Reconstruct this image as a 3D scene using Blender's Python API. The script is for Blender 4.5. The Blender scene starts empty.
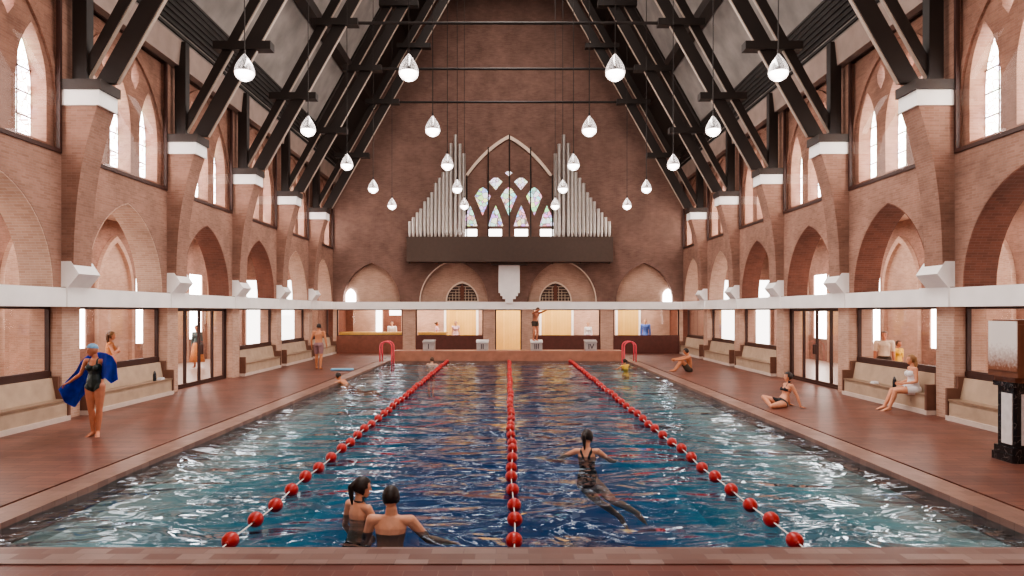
import bpy, bmesh, math, random
import numpy as np
from mathutils import Vector, Matrix, noise
from mathutils.geometry import tessellate_polygon
R = math.radians
random.seed(7)
C = bpy.context.scene.collection
SC = bpy.context.scene

# ------------------------------------------------------------------ camera
CAMH = 2.25
cam_d = bpy.data.cameras.new('camera'); cam = bpy.data.objects.new('camera', cam_d); C.objects.link(cam)
cam.location = (0, 0, CAMH); cam.rotation_euler = (R(90), 0, 0)
cam_d.sensor_width = 36; cam_d.lens = 692 / 1024 * 36
cam_d.shift_x = 4 / 1024; cam_d.shift_y = 23 / 1024
cam_d.clip_start = 0.05; cam_d.clip_end = 200
SC.camera = cam

# ------------------------------------------------------------------ layout constants
W = 9.23           # nave wall plane
WT = 0.67          # wall thickness
AX = 14.2          # aisle outer wall
BY = 36.48         # end wall plane
D = 4.433
def YN(i): return 14.32 + D * i
BZ0, BZ1 = 2.34, 2.73
PX = 5.35; PY0, PY1 = 6.57, 32.0; WZ = -0.06

# ------------------------------------------------------------------ materials
def newmat(name):
    m = bpy.data.materials.new(name); m.use_nodes = True
    nt = m.node_tree; nt.nodes.clear()
    out = nt.nodes.new('ShaderNodeOutputMaterial')
    return m, nt, out
def N(nt, t, **kw):
    n = nt.nodes.new(t)
    for k, v in kw.items(): setattr(n, k, v)
    return n
def principled(nt, out):
    p = nt.nodes.new('ShaderNodeBsdfPrincipled'); nt.links.new(p.outputs[0], out.inputs[0]); return p
def mat_plain(name, col, rough=0.6, metal=0.0, var=0.12, scale=6.0, bump=0.0, spec=0.5, sss=0):
    m, nt, out = newmat(name); p = principled(nt, out)
    tc = N(nt, 'ShaderNodeTexCoord'); nz = N(nt, 'ShaderNodeTexNoise'); nz.inputs['Scale'].default_value = scale
    nz.inputs['Detail'].default_value = 5
    nt.links.new(tc.outputs['Object'], nz.inputs['Vector'])
    cr = N(nt, 'ShaderNodeValToRGB')
    cr.color_ramp.elements[0].position = 0.3; cr.color_ramp.elements[1].position = 0.7
    cr.color_ramp.elements[0].color = [c * (1 - var) for c in col] + [1]
    cr.color_ramp.elements[1].color = [min(1, c * (1 + var)) for c in col] + [1]
    nt.links.new(nz.outputs['Fac'], cr.inputs[0]); nt.links.new(cr.outputs[0], p.inputs['Base Color'])
    p.inputs['Roughness'].default_value = rough; p.inputs['Metallic'].default_value = metal
    p.inputs['Specular IOR Level'].default_value = spec
    if bump:
        b = N(nt, 'ShaderNodeBump'); b.inputs['Strength'].default_value = bump; b.inputs['Distance'].default_value = 0.02
        nt.links.new(nz.outputs['Fac'], b.inputs['Height']); nt.links.new(b.outputs[0], p.inputs['Normal'])
    return m
def mat_emit(name, col, strength):
    m, nt, out = newmat(name)
    e = N(nt, 'ShaderNodeEmission'); e.inputs[0].default_value = (*col, 1); e.inputs[1].default_value = strength
    nt.links.new(e.outputs[0], out.inputs[0]); return m
def wall_uv(nt):
    """u along the wall, v up, whichever way the face looks"""
    tc = N(nt, 'ShaderNodeTexCoord'); g = N(nt, 'ShaderNodeNewGeometry')
    s = N(nt, 'ShaderNodeSeparateXYZ'); nt.links.new(tc.outputs['Object'], s.inputs[0])
    n = N(nt, 'ShaderNodeSeparateXYZ'); nt.links.new(g.outputs['True Normal'], n.inputs[0])
    a = N(nt, 'ShaderNodeMath', operation='ABSOLUTE'); nt.links.new(n.outputs[0], a.inputs[0])
    b = N(nt, 'ShaderNodeMath', operation='ABSOLUTE'); nt.links.new(n.outputs[1], b.inputs[0])
    gt = N(nt, 'ShaderNodeMath', operation='GREATER_THAN'); nt.links.new(a.outputs[0], gt.inputs[0]); nt.links.new(b.outputs[0], gt.inputs[1])
    mx = N(nt, 'ShaderNodeMix'); mx.data_type = 'FLOAT'
    nt.links.new(gt.outputs[0], mx.inputs[0]); nt.links.new(s.outputs[0], mx.inputs[2]); nt.links.new(s.outputs[1], mx.inputs[3])
    c = N(nt, 'ShaderNodeCombineXYZ'); nt.links.new(mx.outputs[0], c.inputs[0]); nt.links.new(s.outputs[2], c.inputs[1])
    return c.outputs[0], tc
def mat_brick(name, c1, c2, mortar, course=0.052, length=0.21, rough=0.85, flat=False, mort=0.012, bump=0.35, var=0.35, spec=0.3, off=0.5, nscale=0.9):
    m, nt, out = newmat(name); p = principled(nt, out)
    if flat:
        tc = N(nt, 'ShaderNodeTexCoord'); uv = tc.outputs['Object']
    else:
        uv, tc = wall_uv(nt)
    br = N(nt, 'ShaderNodeTexBrick'); br.offset = off
    br.inputs['Scale'].default_value = 1.0; br.inputs['Brick Width'].default_value = length
    br.inputs['Row Height'].default_value = course; br.inputs['Mortar Size'].default_value = mort * 0.5
    br.inputs['Mortar Smooth'].default_value = 0.3
    br.inputs['Color1'].default_value = (*c1, 1); br.inputs['Color2'].default_value = (*c2, 1); br.inputs['Mortar'].default_value = (*mortar, 1)
    nt.links.new(uv, br.inputs['Vector'])
    nz = N(nt, 'ShaderNodeTexNoise'); nz.inputs['Scale'].default_value = nscale; nz.inputs['Detail'].default_value = 8; nz.inputs['Roughness'].default_value = 0.7
    nt.links.new(tc.outputs['Object'], nz.inputs['Vector'])
    mr = N(nt, 'ShaderNodeMapRange'); mr.inputs[1].default_value = 0.3; mr.inputs[2].default_value = 0.7
    mr.inputs[3].default_value = 1 - var; mr.inputs[4].default_value = 1 + var * 0.6
    nt.links.new(nz.outputs['Fac'], mr.inputs[0])
    mul = N(nt, 'ShaderNodeVectorMath', operation='SCALE'); nt.links.new(br.outputs['Color'], mul.inputs[0]); nt.links.new(mr.outputs[0], mul.inputs['Scale'])
    nt.links.new(mul.outputs[0], p.inputs['Base Color'])
    p.inputs['Roughness'].default_value = rough; p.inputs['Specular IOR Level'].default_value = spec
    if bump:
        b = N(nt, 'ShaderNodeBump'); b.inputs['Strength'].default_value = bump; b.inputs['Distance'].default_value = 0.01; b.invert = True
        nt.links.new(br.outputs['Fac'], b.inputs['Height']); nt.links.new(b.outputs[0], p.inputs['Normal'])
    return m
def schlick(nt, f0, boost=1.0):
    lw = N(nt, 'ShaderNodeLayerWeight'); lw.inputs[0].default_value = 0.5
    pw = N(nt, 'ShaderNodeMath', operation='POWER'); nt.links.new(lw.outputs['Facing'], pw.inputs[0]); pw.inputs[1].default_value = 4.0
    ma = N(nt, 'ShaderNodeMath', operation='MULTIPLY_ADD'); ma.use_clamp = True
    nt.links.new(pw.outputs[0], ma.inputs[0]); ma.inputs[1].default_value = (1-f0)*boost; ma.inputs[2].default_value = f0*boost
    return ma.outputs[0]
def mat_glass(name, tint=(0.97, 0.95, 0.94), f0=0.03, rough=0.01, boost=1.0):
    m, nt, out = newmat(name)
    t = N(nt, 'ShaderNodeBsdfTransparent'); t.inputs[0].default_value = (*tint, 1)
    g = N(nt, 'ShaderNodeBsdfGlossy'); g.inputs['Roughness'].default_value = rough
    mx = N(nt, 'ShaderNodeMixShader'); nt.links.new(schlick(nt, f0, boost), mx.inputs[0])
    nt.links.new(t.outputs[0], mx.inputs[1]); nt.links.new(g.outputs[0], mx.inputs[2]); nt.links.new(mx.outputs[0], out.inputs[0])
    return m
def mat_stained(name, strength=4.0, scale=7.0, amount=0.5):
    m, nt, out = newmat(name)
    tc = N(nt, 'ShaderNodeTexCoord'); v = N(nt, 'ShaderNodeTexVoronoi'); v.inputs['Scale'].default_value = scale
    nt.links.new(tc.outputs['Object'], v.inputs['Vector'])
    v2 = N(nt, 'ShaderNodeTexVoronoi', feature='DISTANCE_TO_EDGE'); v2.inputs['Scale'].default_value = scale
    nt.links.new(tc.outputs['Object'], v2.inputs['Vector'])
    hs = N(nt, 'ShaderNodeHueSaturation'); hs.inputs['Saturation'].default_value = 1.3; hs.inputs['Value'].default_value = 1.2
    nt.links.new(v.outputs['Color'], hs.inputs['Color'])
    mx = N(nt, 'ShaderNodeMixRGB'); mx.inputs[0].default_value = amount; mx.inputs[1].default_value = (1, 0.97, 0.93, 1)
    nt.links.new(hs.outputs[0], mx.inputs[2])
    gt = N(nt, 'ShaderNodeMath', operation='GREATER_THAN'); gt.inputs[1].default_value = 0.05; nt.links.new(v2.outputs['Distance'], gt.inputs[0])
    ml = N(nt, 'ShaderNodeMixRGB'); ml.inputs[1].default_value = (0.25, 0.17, 0.15, 1)
    nt.links.new(gt.outputs[0], ml.inputs[0]); nt.links.new(mx.outputs[0], ml.inputs[2])
    e = N(nt, 'ShaderNodeEmission'); e.inputs[1].default_value = strength
    nt.links.new(ml.outputs[0], e.inputs[0]); nt.links.new(e.outputs[0], out.inputs[0])
    return m

M = {}
M['brick'] = mat_brick('brick_wall', (0.37, 0.205, 0.152), (0.29, 0.155, 0.113), (0.33, 0.21, 0.165), var=0.34)
M['brick_dark'] = mat_brick('brick_dark', (0.21, 0.08, 0.052), (0.16, 0.06, 0.04), (0.2, 0.1, 0.075), var=0.3)  # also the painted shade on the dim arch soffits
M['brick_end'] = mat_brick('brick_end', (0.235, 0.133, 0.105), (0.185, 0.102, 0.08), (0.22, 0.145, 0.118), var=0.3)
M['brick_light'] = mat_brick('brick_light', (0.58, 0.37, 0.28), (0.49, 0.30, 0.22), (0.58, 0.42, 0.34), var=0.22)
M['deck'] = mat_brick('deck_pavers', (0.215, 0.085, 0.058), (0.14, 0.052, 0.038), (0.09, 0.04, 0.032), course=0.16, length=0.62, rough=0.42, flat=True, mort=0.018, bump=0.3, var=0.4, spec=0.5, nscale=0.7)
M['coping'] = mat_brick('coping_tiles', (0.29, 0.165, 0.125), (0.20, 0.105, 0.08), (0.17, 0.09, 0.07), course=0.215, length=0.215, rough=0.4, flat=True, mort=0.01, bump=0.2, var=0.25, spec=0.5, off=0.5)
M['coping_front'] = mat_brick('coping_front_tiles', (0.28, 0.19, 0.165), (0.15, 0.065, 0.05), (0.15, 0.09, 0.08), course=0.145, length=0.30, rough=0.4, flat=True, mort=0.007, bump=0.2, var=0.2, spec=0.5, off=0.37)
M['deck_front'] = mat_brick('deck_front_tiles', (0.17, 0.05, 0.035), (0.13, 0.037, 0.028), (0.2, 0.1, 0.08), course=0.3, length=0.3, rough=0.4, flat=True, mort=0.008, bump=0.2, var=0.2, spec=0.5)
M['aisle_floor'] = mat_plain('aisle_floor', (0.42, 0.32, 0.27), 0.35, var=0.1)
M['stone'] = mat_plain('white_stone', (0.95, 0.92, 0.90), 0.6, var=0.05, scale=2)
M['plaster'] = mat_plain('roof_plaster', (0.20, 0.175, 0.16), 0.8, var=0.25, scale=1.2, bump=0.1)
M['steel'] = mat_plain('dark_steel', (0.014, 0.008, 0.006), 0.5, var=0.2, scale=2)
M['steel_lit_edge'] = mat_plain('steel_painted_light', (0.42, 0.33, 0.27), 0.45, metal=0.0, var=0.1)
M['steel_cap'] = mat_plain('bearing_plate', (0.035, 0.022, 0.018), 0.6, var=0.15, scale=2)
M['beam'] = mat_plain('eaves_beam', (0.25, 0.18, 0.15), 0.6, var=0.15, scale=2)
M['slats_shade'] = mat_plain('dark_slats_and_shade', (0.014, 0.009, 0.007), 0.6)
M['frame'] = mat_plain('dark_frame', (0.055, 0.022, 0.017), 0.5)
M['bench'] = mat_plain('bench_stone', (0.45, 0.335, 0.245), 0.6, var=0.12, scale=3)
M['bench_seat'] = mat_plain('bench_seat', (0.28, 0.19, 0.13), 0.45, var=0.1, scale=3)
M['bench_end'] = mat_plain('bench_end_panel', (0.17, 0.08, 0.055), 0.5)
M['plinth'] = mat_plain('bench_plinth', (0.62, 0.52, 0.46), 0.6, var=0.06)
M['glass'] = mat_glass('window_glass', boost=0.55)
M['glass_dark'] = mat_glass('clerestory_glass', boost=0.35)
M['sky_win'] = mat_emit('daylight_glass', (1.0, 0.95, 0.90), 9.0)
M['fill_glow'] = mat_emit('added_fill_glow', (1.0, 0.93, 0.88), 0.8)
M['sky_win2'] = mat_emit('daylight_glass_soft', (1.0, 0.95, 0.90), 4.0)
M['stained_side'] = mat_stained('stained_glass_side', 11.0, 6.0, 0.18)
M['stained'] = mat_stained('stained_glass', 1.25, 4.5, 0.62)
M['stained_clear'] = mat_stained('stained_glass_pale', 1.3, 6.0, 0.3)
M['pipe'] = mat_plain('organ_pipe', (0.62, 0.57, 0.53), 0.32, metal=0.75, var=0.06)
M['case'] = mat_plain('organ_case', (0.075, 0.045, 0.033), 0.6, var=0.08)
M['cream'] = mat_plain('cream_moulding', (0.75, 0.60, 0.48), 0.6, var=0.05)
M['wood'] = mat_plain('counter_wood', (0.85, 0.52, 0.16), 0.45, var=0.1)
M['yellow'] = mat_brick('yellow_boards', (0.82, 0.52, 0.17), (0.74, 0.44, 0.13), (0.6, 0.36, 0.12), course=9.0, length=0.16, mort=0.012, bump=0.2, var=0.1, off=0.0)
M['counter'] = mat_plain('counter_front', (0.12, 0.04, 0.03), 0.5)
M['counter_red'] = mat_plain('counter_front_red', (0.24, 0.09, 0.06), 0.5)
M['ladder'] = mat_plain('ladder_pink', (0.75, 0.09, 0.12), 0.3, var=0.05)
M['float'] = mat_plain('float_red', (0.52, 0.035, 0.032), 0.35, var=0.12, scale=12)
M['rope'] = mat_plain('rope_white', (0.8, 0.78, 0.75), 0.6)
M['block'] = mat_plain('block_grey', (0.42, 0.37, 0.35), 0.5)
M['block_top'] = mat_plain('block_top', (0.85, 0.82, 0.8), 0.4)
M['numeral'] = mat_plain('numeral_dark', (0.08, 0.06, 0.07), 0.5)
M['platform'] = mat_plain('platform_brick', (0.40, 0.17, 0.105), 0.5, var=0.15, scale=3)
M['black_marble'] = None
M['white_marble'] = mat_plain('white_marble', (0.72, 0.70, 0.70), 0.25, var=0.12, scale=9)
M['blue_towel'] = mat_plain('towel_blue', (0.02, 0.06, 0.42), 0.9, var=0.25, scale=8, bump=0.4)
M['kickboard'] = mat_plain('kickboard_blue', (0.22, 0.52, 0.75), 0.5)
M['black_cloth'] = mat_plain('cloth_black', (0.018, 0.02, 0.024), 0.55, var=0.2)
M['green_black'] = mat_plain('cloth_dark_green', (0.018, 0.032, 0.03), 0.45, var=0.2)
M['white_cloth'] = mat_plain('cloth_white', (0.82, 0.80, 0.82), 0.8, var=0.04)
M['pink_cloth'] = mat_plain('cloth_pink', (0.85, 0.55, 0.62), 0.8, var=0.3, scale=20)
M['blue_cloth'] = mat_plain('cloth_blue', (0.12, 0.22, 0.62), 0.8)
M['yellow_cloth'] = mat_plain('cloth_yellow', (0.75, 0.45, 0.07), 0.7)
M['mauve_cloth'] = mat_plain('cloth_mauve', (0.30, 0.17, 0.18), 0.8)
M['olive_cloth'] = mat_plain('cloth_olive', (0.07, 0.05, 0.035), 0.8)
M['teal_cloth'] = mat_plain('cloth_teal', (0.06, 0.09, 0.09), 0.8)
M['orange_cloth'] = mat_plain('cloth_orange', (0.6, 0.25, 0.1), 0.8)
M['tan_cloth'] = mat_plain('cloth_tan', (0.75, 0.6, 0.45), 0.8)
M['hair_dark'] = mat_plain('hair_dark', (0.022, 0.012, 0.009), 0.5, var=0.4, scale=40)
M['hair_brown'] = mat_plain('hair_brown', (0.10, 0.045, 0.022), 0.5, var=0.3, scale=40)
M['hair_blond'] = mat_plain('hair_blond', (0.32, 0.17, 0.075), 0.5, var=0.3, scale=40)
M['cap_blue'] = mat_plain('swim_cap_blue', (0.16, 0.32, 0.50), 0.35, var=0.15, scale=10)
M['eye'] = mat_plain('eye_dark', (0.02, 0.015, 0.012), 0.3)
M['lips'] = mat_plain('lips', (0.42, 0.12, 0.1), 0.5)
M['bottle'] = mat_plain('bottle_dark', (0.02, 0.022, 0.03), 0.25)
M['bottle_cap'] = mat_plain('bottle_cap', (0.1, 0.1, 0.11), 0.3)
M['pink_lamp'] = mat_emit('lamp_emit', (1.0, 0.95, 0.92), 8.0)
M['skin_tan'] = mat_plain('skin_tan', (0.56, 0.22, 0.125), 0.5, var=0.08, scale=12)
M['skin_fair'] = mat_plain('skin_fair', (0.74, 0.36, 0.225), 0.5, var=0.07, scale=12)
M['skin_pale'] = mat_plain('skin_pale', (0.72, 0.42, 0.28), 0.5, var=0.06, scale=12)
M['skin_dark'] = mat_plain('skin_dark', (0.30, 0.125, 0.07), 0.5, var=0.08, scale=12)
M['skin_orange'] = mat_plain('skin_orange', (0.56, 0.235, 0.12), 0.5, var=0.08, scale=12)

def mk_marble():
    m, nt, out = newmat('black_marble'); p = principled(nt, out)
    tc = N(nt, 'ShaderNodeTexCoord'); nz = N(nt, 'ShaderNodeTexNoise'); nz.inputs['Scale'].default_value = 4; nz.inputs['Detail'].default_value = 8; nz.inputs['Distortion'].default_value = 1.5
    nt.links.new(tc.outputs['Object'], nz.inputs['Vector'])
    cr = N(nt, 'ShaderNodeValToRGB'); e = cr.color_ramp.elements
    e[0].position = 0.485; e[0].color = (0.012, 0.012, 0.014, 1); e[1].position = 0.515; e[1].color = (0.012, 0.012, 0.014, 1)
    x = e.new(0.5); x.color = (0.16, 0.13, 0.12, 1)
    nt.links.new(nz.outputs['Fac'], cr.inputs[0]); nt.links.new(cr.outputs[0], p.inputs['Base Color']); p.inputs['Roughness'].default_value = 0.2
    return m
M['black_marble'] = mk_marble()
def mk_copper():
    m, nt, out = newmat('font_copper'); p = principled(nt, out)
    tc = N(nt, 'ShaderNodeTexCoord'); nz = N(nt, 'ShaderNodeTexNoise'); nz.inputs['Scale'].default_value = 9; nz.inputs['Detail'].default_value = 8
    nt.links.new(tc.outputs['Object'], nz.inputs['Vector'])
    cr = N(nt, 'ShaderNodeValToRGB'); cr.color_ramp.elements[0].color = (0.13, 0.045, 0.022, 1); cr.color_ramp.elements[1].color = (0.22, 0.085, 0.045, 1)
    nt.links.new(nz.outputs['Fac'], cr.inputs[0]); nt.links.new(cr.outputs[0], p.inputs['Base Color']); p.inputs['Roughness'].default_value = 0.28
    return m
M['copper'] = mk_copper()
def mk_font_sheen():  # white sheen painted into the colour, fading to brown below
    m, nt, out = newmat('font_painted_sheen'); p = principled(nt, out)
    tc = N(nt, 'ShaderNodeTexCoord'); s = N(nt, 'ShaderNodeSeparateXYZ'); nt.links.new(tc.outputs['Object'], s.inputs[0])
    nz = N(nt, 'ShaderNodeTexNoise'); nz.inputs['Scale'].default_value = 25; nz.inputs['Detail'].default_value = 6; nt.links.new(tc.outputs['Object'], nz.inputs['Vector'])
    ad = N(nt, 'ShaderNodeMath', operation='MULTIPLY_ADD'); nt.links.new(nz.outputs['Fac'], ad.inputs[0]); ad.inputs[1].default_value = 0.35; nt.links.new(s.outputs[2], ad.inputs[2])
    mr = N(nt, 'ShaderNodeMapRange'); mr.inputs[1].default_value = 0.38; mr.inputs[2].default_value = 0.72; nt.links.new(ad.outputs[0], mr.inputs[0])
    mx = N(nt, 'ShaderNodeMixRGB'); mx.inputs[1].default_value = (0.24, 0.09, 0.045, 1); mx.inputs[2].default_value = (0.85, 0.80, 0.76, 1)
    nt.links.new(mr.outputs[0], mx.inputs[0]); nt.links.new(mx.outputs[0], p.inputs['Base Color']); p.inputs['Roughness'].default_value = 0.3
    return m
M['font_sheen'] = mk_font_sheen()
def mk_water():
    m, nt, out = newmat('pool_water')
    tc = N(nt, 'ShaderNodeTexCoord')
    def nz(scale, sx, sy, detail, dist=0.0):
        mp = N(nt, 'ShaderNodeMapping'); mp.inputs['Scale'].default_value = (sx, sy, 1)
        nt.links.new(tc.outputs['Object'], mp.inputs['Vector'])
        n = N(nt, 'ShaderNodeTexNoise'); n.inputs['Scale'].default_value = scale; n.inputs['Detail'].default_value = detail; n.inputs['Distortion'].default_value = dist
        n.inputs['Roughness'].default_value = 0.45
        nt.links.new(mp.outputs[0], n.inputs['Vector']); return n
    a = nz(0.62, 0.55, 1.0, 2, 1.8); b = nz(2.0, 0.55, 1.0, 2, 1.4)
    b1 = N(nt, 'ShaderNodeBump'); b1.inputs['Strength'].default_value = 1.0; b1.inputs['Distance'].default_value = 0.19
    nt.links.new(a.outputs['Fac'], b1.inputs['Height'])
    b2 = N(nt, 'ShaderNodeBump'); b2.inputs['Strength'].default_value = 1.0; b2.inputs['Distance'].default_value = 0.048
    nt.links.new(b.outputs['Fac'], b2.inputs['Height']); nt.links.new(b1.outputs[0], b2.inputs['Normal'])
    t = N(nt, 'ShaderNodeBsdfTransparent'); t.inputs[0].default_value = (0.62, 0.74, 0.78, 1)
    g = N(nt, 'ShaderNodeBsdfGlossy'); g.inputs['Roughness'].default_value = 0.03; g.inputs[0].default_value = (0.78, 0.88, 1.0, 1)
    f = N(nt, 'ShaderNodeFresnel'); f.inputs[0].default_value = 1.38
    nt.links.new(b2.outputs[0], g.inputs['Normal']); nt.links.new(b2.outputs[0], f.inputs['Normal'])
    mu = N(nt, 'ShaderNodeMath', operation='MULTIPLY'); mu.inputs[1].default_value = 1.1; mu.use_clamp = True; nt.links.new(f.outputs[0], mu.inputs[0])
    mx = N(nt, 'ShaderNodeMixShader'); nt.links.new(mu.outputs[0], mx.inputs[0]); nt.links.new(t.outputs[0], mx.inputs[1]); nt.links.new(g.outputs[0], mx.inputs[2])
    nt.links.new(mx.outputs[0], out.inputs[0]); return m
M['water'] = mk_water()
def mk_basin():
    m, nt, out = newmat('pool_basin'); p = principled(nt, out)
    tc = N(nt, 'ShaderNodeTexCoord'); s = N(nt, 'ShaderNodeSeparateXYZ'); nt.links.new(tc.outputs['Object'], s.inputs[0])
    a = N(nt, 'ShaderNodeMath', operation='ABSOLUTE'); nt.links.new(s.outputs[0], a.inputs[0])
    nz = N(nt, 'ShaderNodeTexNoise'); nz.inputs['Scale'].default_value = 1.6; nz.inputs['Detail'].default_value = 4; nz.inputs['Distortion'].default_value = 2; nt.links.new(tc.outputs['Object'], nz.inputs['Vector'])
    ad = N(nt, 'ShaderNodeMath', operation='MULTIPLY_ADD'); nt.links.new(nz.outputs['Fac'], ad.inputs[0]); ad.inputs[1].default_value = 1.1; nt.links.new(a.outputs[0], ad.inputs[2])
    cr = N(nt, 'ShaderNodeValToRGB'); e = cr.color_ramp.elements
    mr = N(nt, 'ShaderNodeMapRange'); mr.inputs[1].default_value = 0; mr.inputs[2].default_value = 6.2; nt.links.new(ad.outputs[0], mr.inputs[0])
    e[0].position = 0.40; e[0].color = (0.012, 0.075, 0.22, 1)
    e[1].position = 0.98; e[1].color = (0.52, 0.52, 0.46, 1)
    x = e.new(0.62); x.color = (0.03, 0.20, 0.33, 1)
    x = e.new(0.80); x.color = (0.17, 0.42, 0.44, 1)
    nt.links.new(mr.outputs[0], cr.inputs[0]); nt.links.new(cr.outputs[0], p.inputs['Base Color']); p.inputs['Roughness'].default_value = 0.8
    return m
M['basin'] = mk_basin()

# ------------------------------------------------------------------ mesh helpers
class MB:
    def __init__(s): s.bm = bmesh.new()
    def box(s, a, b):
        x0, y0, z0 = [min(a[i], b[i]) for i in range(3)]; x1, y1, z1 = [max(a[i], b[i]) for i in range(3)]
        v = [s.bm.verts.new(p) for p in ((x0,y0,z0),(x1,y0,z0),(x1,y1,z0),(x0,y1,z0),(x0,y0,z1),(x1,y0,z1),(x1,y1,z1),(x0,y1,z1))]
        for f in ((0,3,2,1),(4,5,6,7),(0,1,5,4),(1,2,6,5),(2,3,7,6),(3,0,4,7)): s.bm.faces.new([v[i] for i in f])
        return s
    def plate(s, outer, holes, w0, w1, fn, inner_shrink=None):
        """flat outline (u,v) with holes, extruded between w0 and w1; fn(u,v,w)->xyz"""
        loops = [outer] + list(holes)
        pts = [p for l in loops for p in l]
        tris = tessellate_polygon([[Vector((p[0], p[1], 0)) for p in l] for l in loops])
        A = [s.bm.verts.new(fn(p[0], p[1], w0)) for p in pts]; B = [s.bm.verts.new(fn(p[0], p[1], w1)) for p in pts]
        for t in tris:
            try: s.bm.faces.new([A[i] for i in t]); s.bm.faces.new([B[i] for i in reversed(t)])
            except ValueError: pass
        k = 0
        for l in loops:
            n = len(l)
            for i in range(n):
                a, b = k + i, k + (i + 1) % n
                s.bm.faces.new([A[a], A[b], B[b], B[a]])
            k += n
        return s
    def prism(s, poly, w0, w1, fn): return s.plate(poly, [], w0, w1, fn)
    def cyl(s, p0, p1, r0, r1=None, n=12, cap=True):
        r1 = r0 if r1 is None else r1
        p0, p1 = Vector(p0), Vector(p1); d = (p1 - p0).normalized()
        u = d.orthogonal().normalized(); v = d.cross(u)
        A = [s.bm.verts.new(p0 + (u * math.cos(2*math.pi*i/n) + v * math.sin(2*math.pi*i/n)) * r0) for i in range(n)]
        B = [s.bm.verts.new(p1 + (u * math.cos(2*math.pi*i/n) + v * math.sin(2*math.pi*i/n)) * r1) for i in range(n)]
        for i in range(n): s.bm.faces.new([A[i], A[(i+1)%n], B[(i+1)%n], B[i]])
        if cap: s.bm.faces.new(A[::-1]); s.bm.faces.new(B)
        return s
    def lathe(s, prof, c=(0,0,0), n=20, axis='z'):
        rows = []
        for r, z in prof:
            row = []
            for i in range(n):
                a = 2*math.pi*i/n
                p = (r*math.cos(a), r*math.sin(a), z) if axis == 'z' else (z, r*math.cos(a), r*math.sin(a)) if axis == 'x' else (r*math.cos(a), z, r*math.sin(a))
                row.append(s.bm.verts.new((c[0]+p[0], c[1]+p[1], c[2]+p[2])))
            rows.append(row)
        for k in range(len(rows)-1):
            for i in range(n): s.bm.faces.new([rows[k][i], rows[k][(i+1)%n], rows[k+1][(i+1)%n], rows[k+1][i]])
        return s
    def tube(s, pts, r, n=8):
        pts = [Vector(p) for p in pts]; rows = []
        u = None
        for i, p in enumerate(pts):
            d = (pts[min(i+1, len(pts)-1)] - pts[max(i-1, 0)]).normalized()
            if u is None: u = d.orthogonal().normalized()
            u = (u - d * u.dot(d)).normalized(); v = d.cross(u)
            rows.append([s.bm.verts.new(p + (u*math.cos(2*math.pi*k/n) + v*math.sin(2*math.pi*k/n))*r) for k in range(n)])
        for a in range(len(rows)-1):
            for k in range(n): s.bm.faces.new([rows[a][k], rows[a][(k+1)%n], rows[a+1][(k+1)%n], rows[a+1][k]])
        s.bm.faces.new(rows[0][::-1]); s.bm.faces.new(rows[-1]); return s
    def ribbon(s, pts_out, pts_in, w0, w1, fn):
        """closed band between two outlines of equal length, extruded"""
        n = len(pts_out); V = []
        for po, pi in zip(pts_out, pts_in):
            V.append([s.bm.verts.new(fn(*po, w0)), s.bm.verts.new(fn(*pi, w0)), s.bm.verts.new(fn(*pi, w1)), s.bm.verts.new(fn(*po, w1))])
        for a in range(n-1):
            for k in range(4): s.bm.faces.new([V[a][k], V[a][(k+1)%4], V[a+1][(k+1)%4], V[a+1][k]])
        s.bm.faces.new(V[0][::-1]); s.bm.faces.new(V[-1]); return s
    def build(s, name, mat, parent=None, smooth=False, bevel=0):
        bmesh.ops.recalc_face_normals(s.bm, faces=s.bm.faces)
        if bevel: bmesh.ops.bevel(s.bm, geom=[e for e in s.bm.edges if len(e.link_faces)==2 and e.calc_face_angle(0) > 0.6], offset=bevel, segments=2, affect='EDGES', profile=0.7)
        me = bpy.data.meshes.new(name); s.bm.to_mesh(me); s.bm.free()
        if smooth:
            for p in me.polygons: p.use_smooth = True
        return link(name, me, mat, parent)
def link(name, me, mat, parent=None):
    if mat: me.materials.append(M[mat] if isinstance(mat, str) else mat)
    o = bpy.data.objects.new(name, me); C.objects.link(o)
    if parent:
        o.parent = parent
        if parent.get('_w'): o['_w'] = 1
        if parent.get('_w'):           # geometry written in world coordinates
            r = parent
            off = Vector((0,0,0))
            while r is not None: off += Vector(r.location); r = r.parent
            me.transform(Matrix.Translation(-off))
    return o
def tag(o, label, cat, group=None, kind=None):
    if label: o['label'] = label
    if cat: o['category'] = cat
    if group: o['group'] = group
    if kind: o['kind'] = kind
    return o
def thing(name, label, cat, loc=(0,0,0), rz=0, group=None, kind=None, world=False):
    o = bpy.data.objects.new(name, None); C.objects.link(o); o.location = loc; o.rotation_euler = (0,0,rz)
    o.empty_display_size = 0.1
    if world: o['_w'] = 1
    return tag(o, label, cat, group, kind)
def copy_tree(o, parent=None):
    c = o.copy(); C.objects.link(c)
    if parent: c.parent = parent; c.matrix_parent_inverse.identity()
    for ch in list(o.children): copy_tree(ch, c)
    return c
def S(o, label, cat): return tag(o, label, cat, None, 'structure')
def arch(cx, half, z0, spring, apex, n=10, closed=True):
    h = apex - spring; d = (h*h - half*half) / (2*half); r = half + d
    pts = []
    if closed: pts += [(cx-half, z0)]
    th = math.atan2(h, d) if d != 0 else math.pi/2
    # left arc: centre (cx+d, spring)
    for i in range(n+1):
        a = math.pi - (math.pi - (math.pi - math.atan2(h, d))) * i / n
        pts.append((cx + d + r*math.cos(a), spring + r*math.sin(a)))
    right = [(2*cx - p[0], p[1]) for p in pts[::-1]][1:]
    out = pts + right
    if closed and abs(spring - z0) < 1e-6: out = out[1:-1]
    return out
def rect(a, b, c, d): return [(a, c), (b, c), (b, d), (a, d)]
def FX(sgn): return lambda u, v, w: (sgn*w, u, v)          # wall facing across the nave
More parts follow.
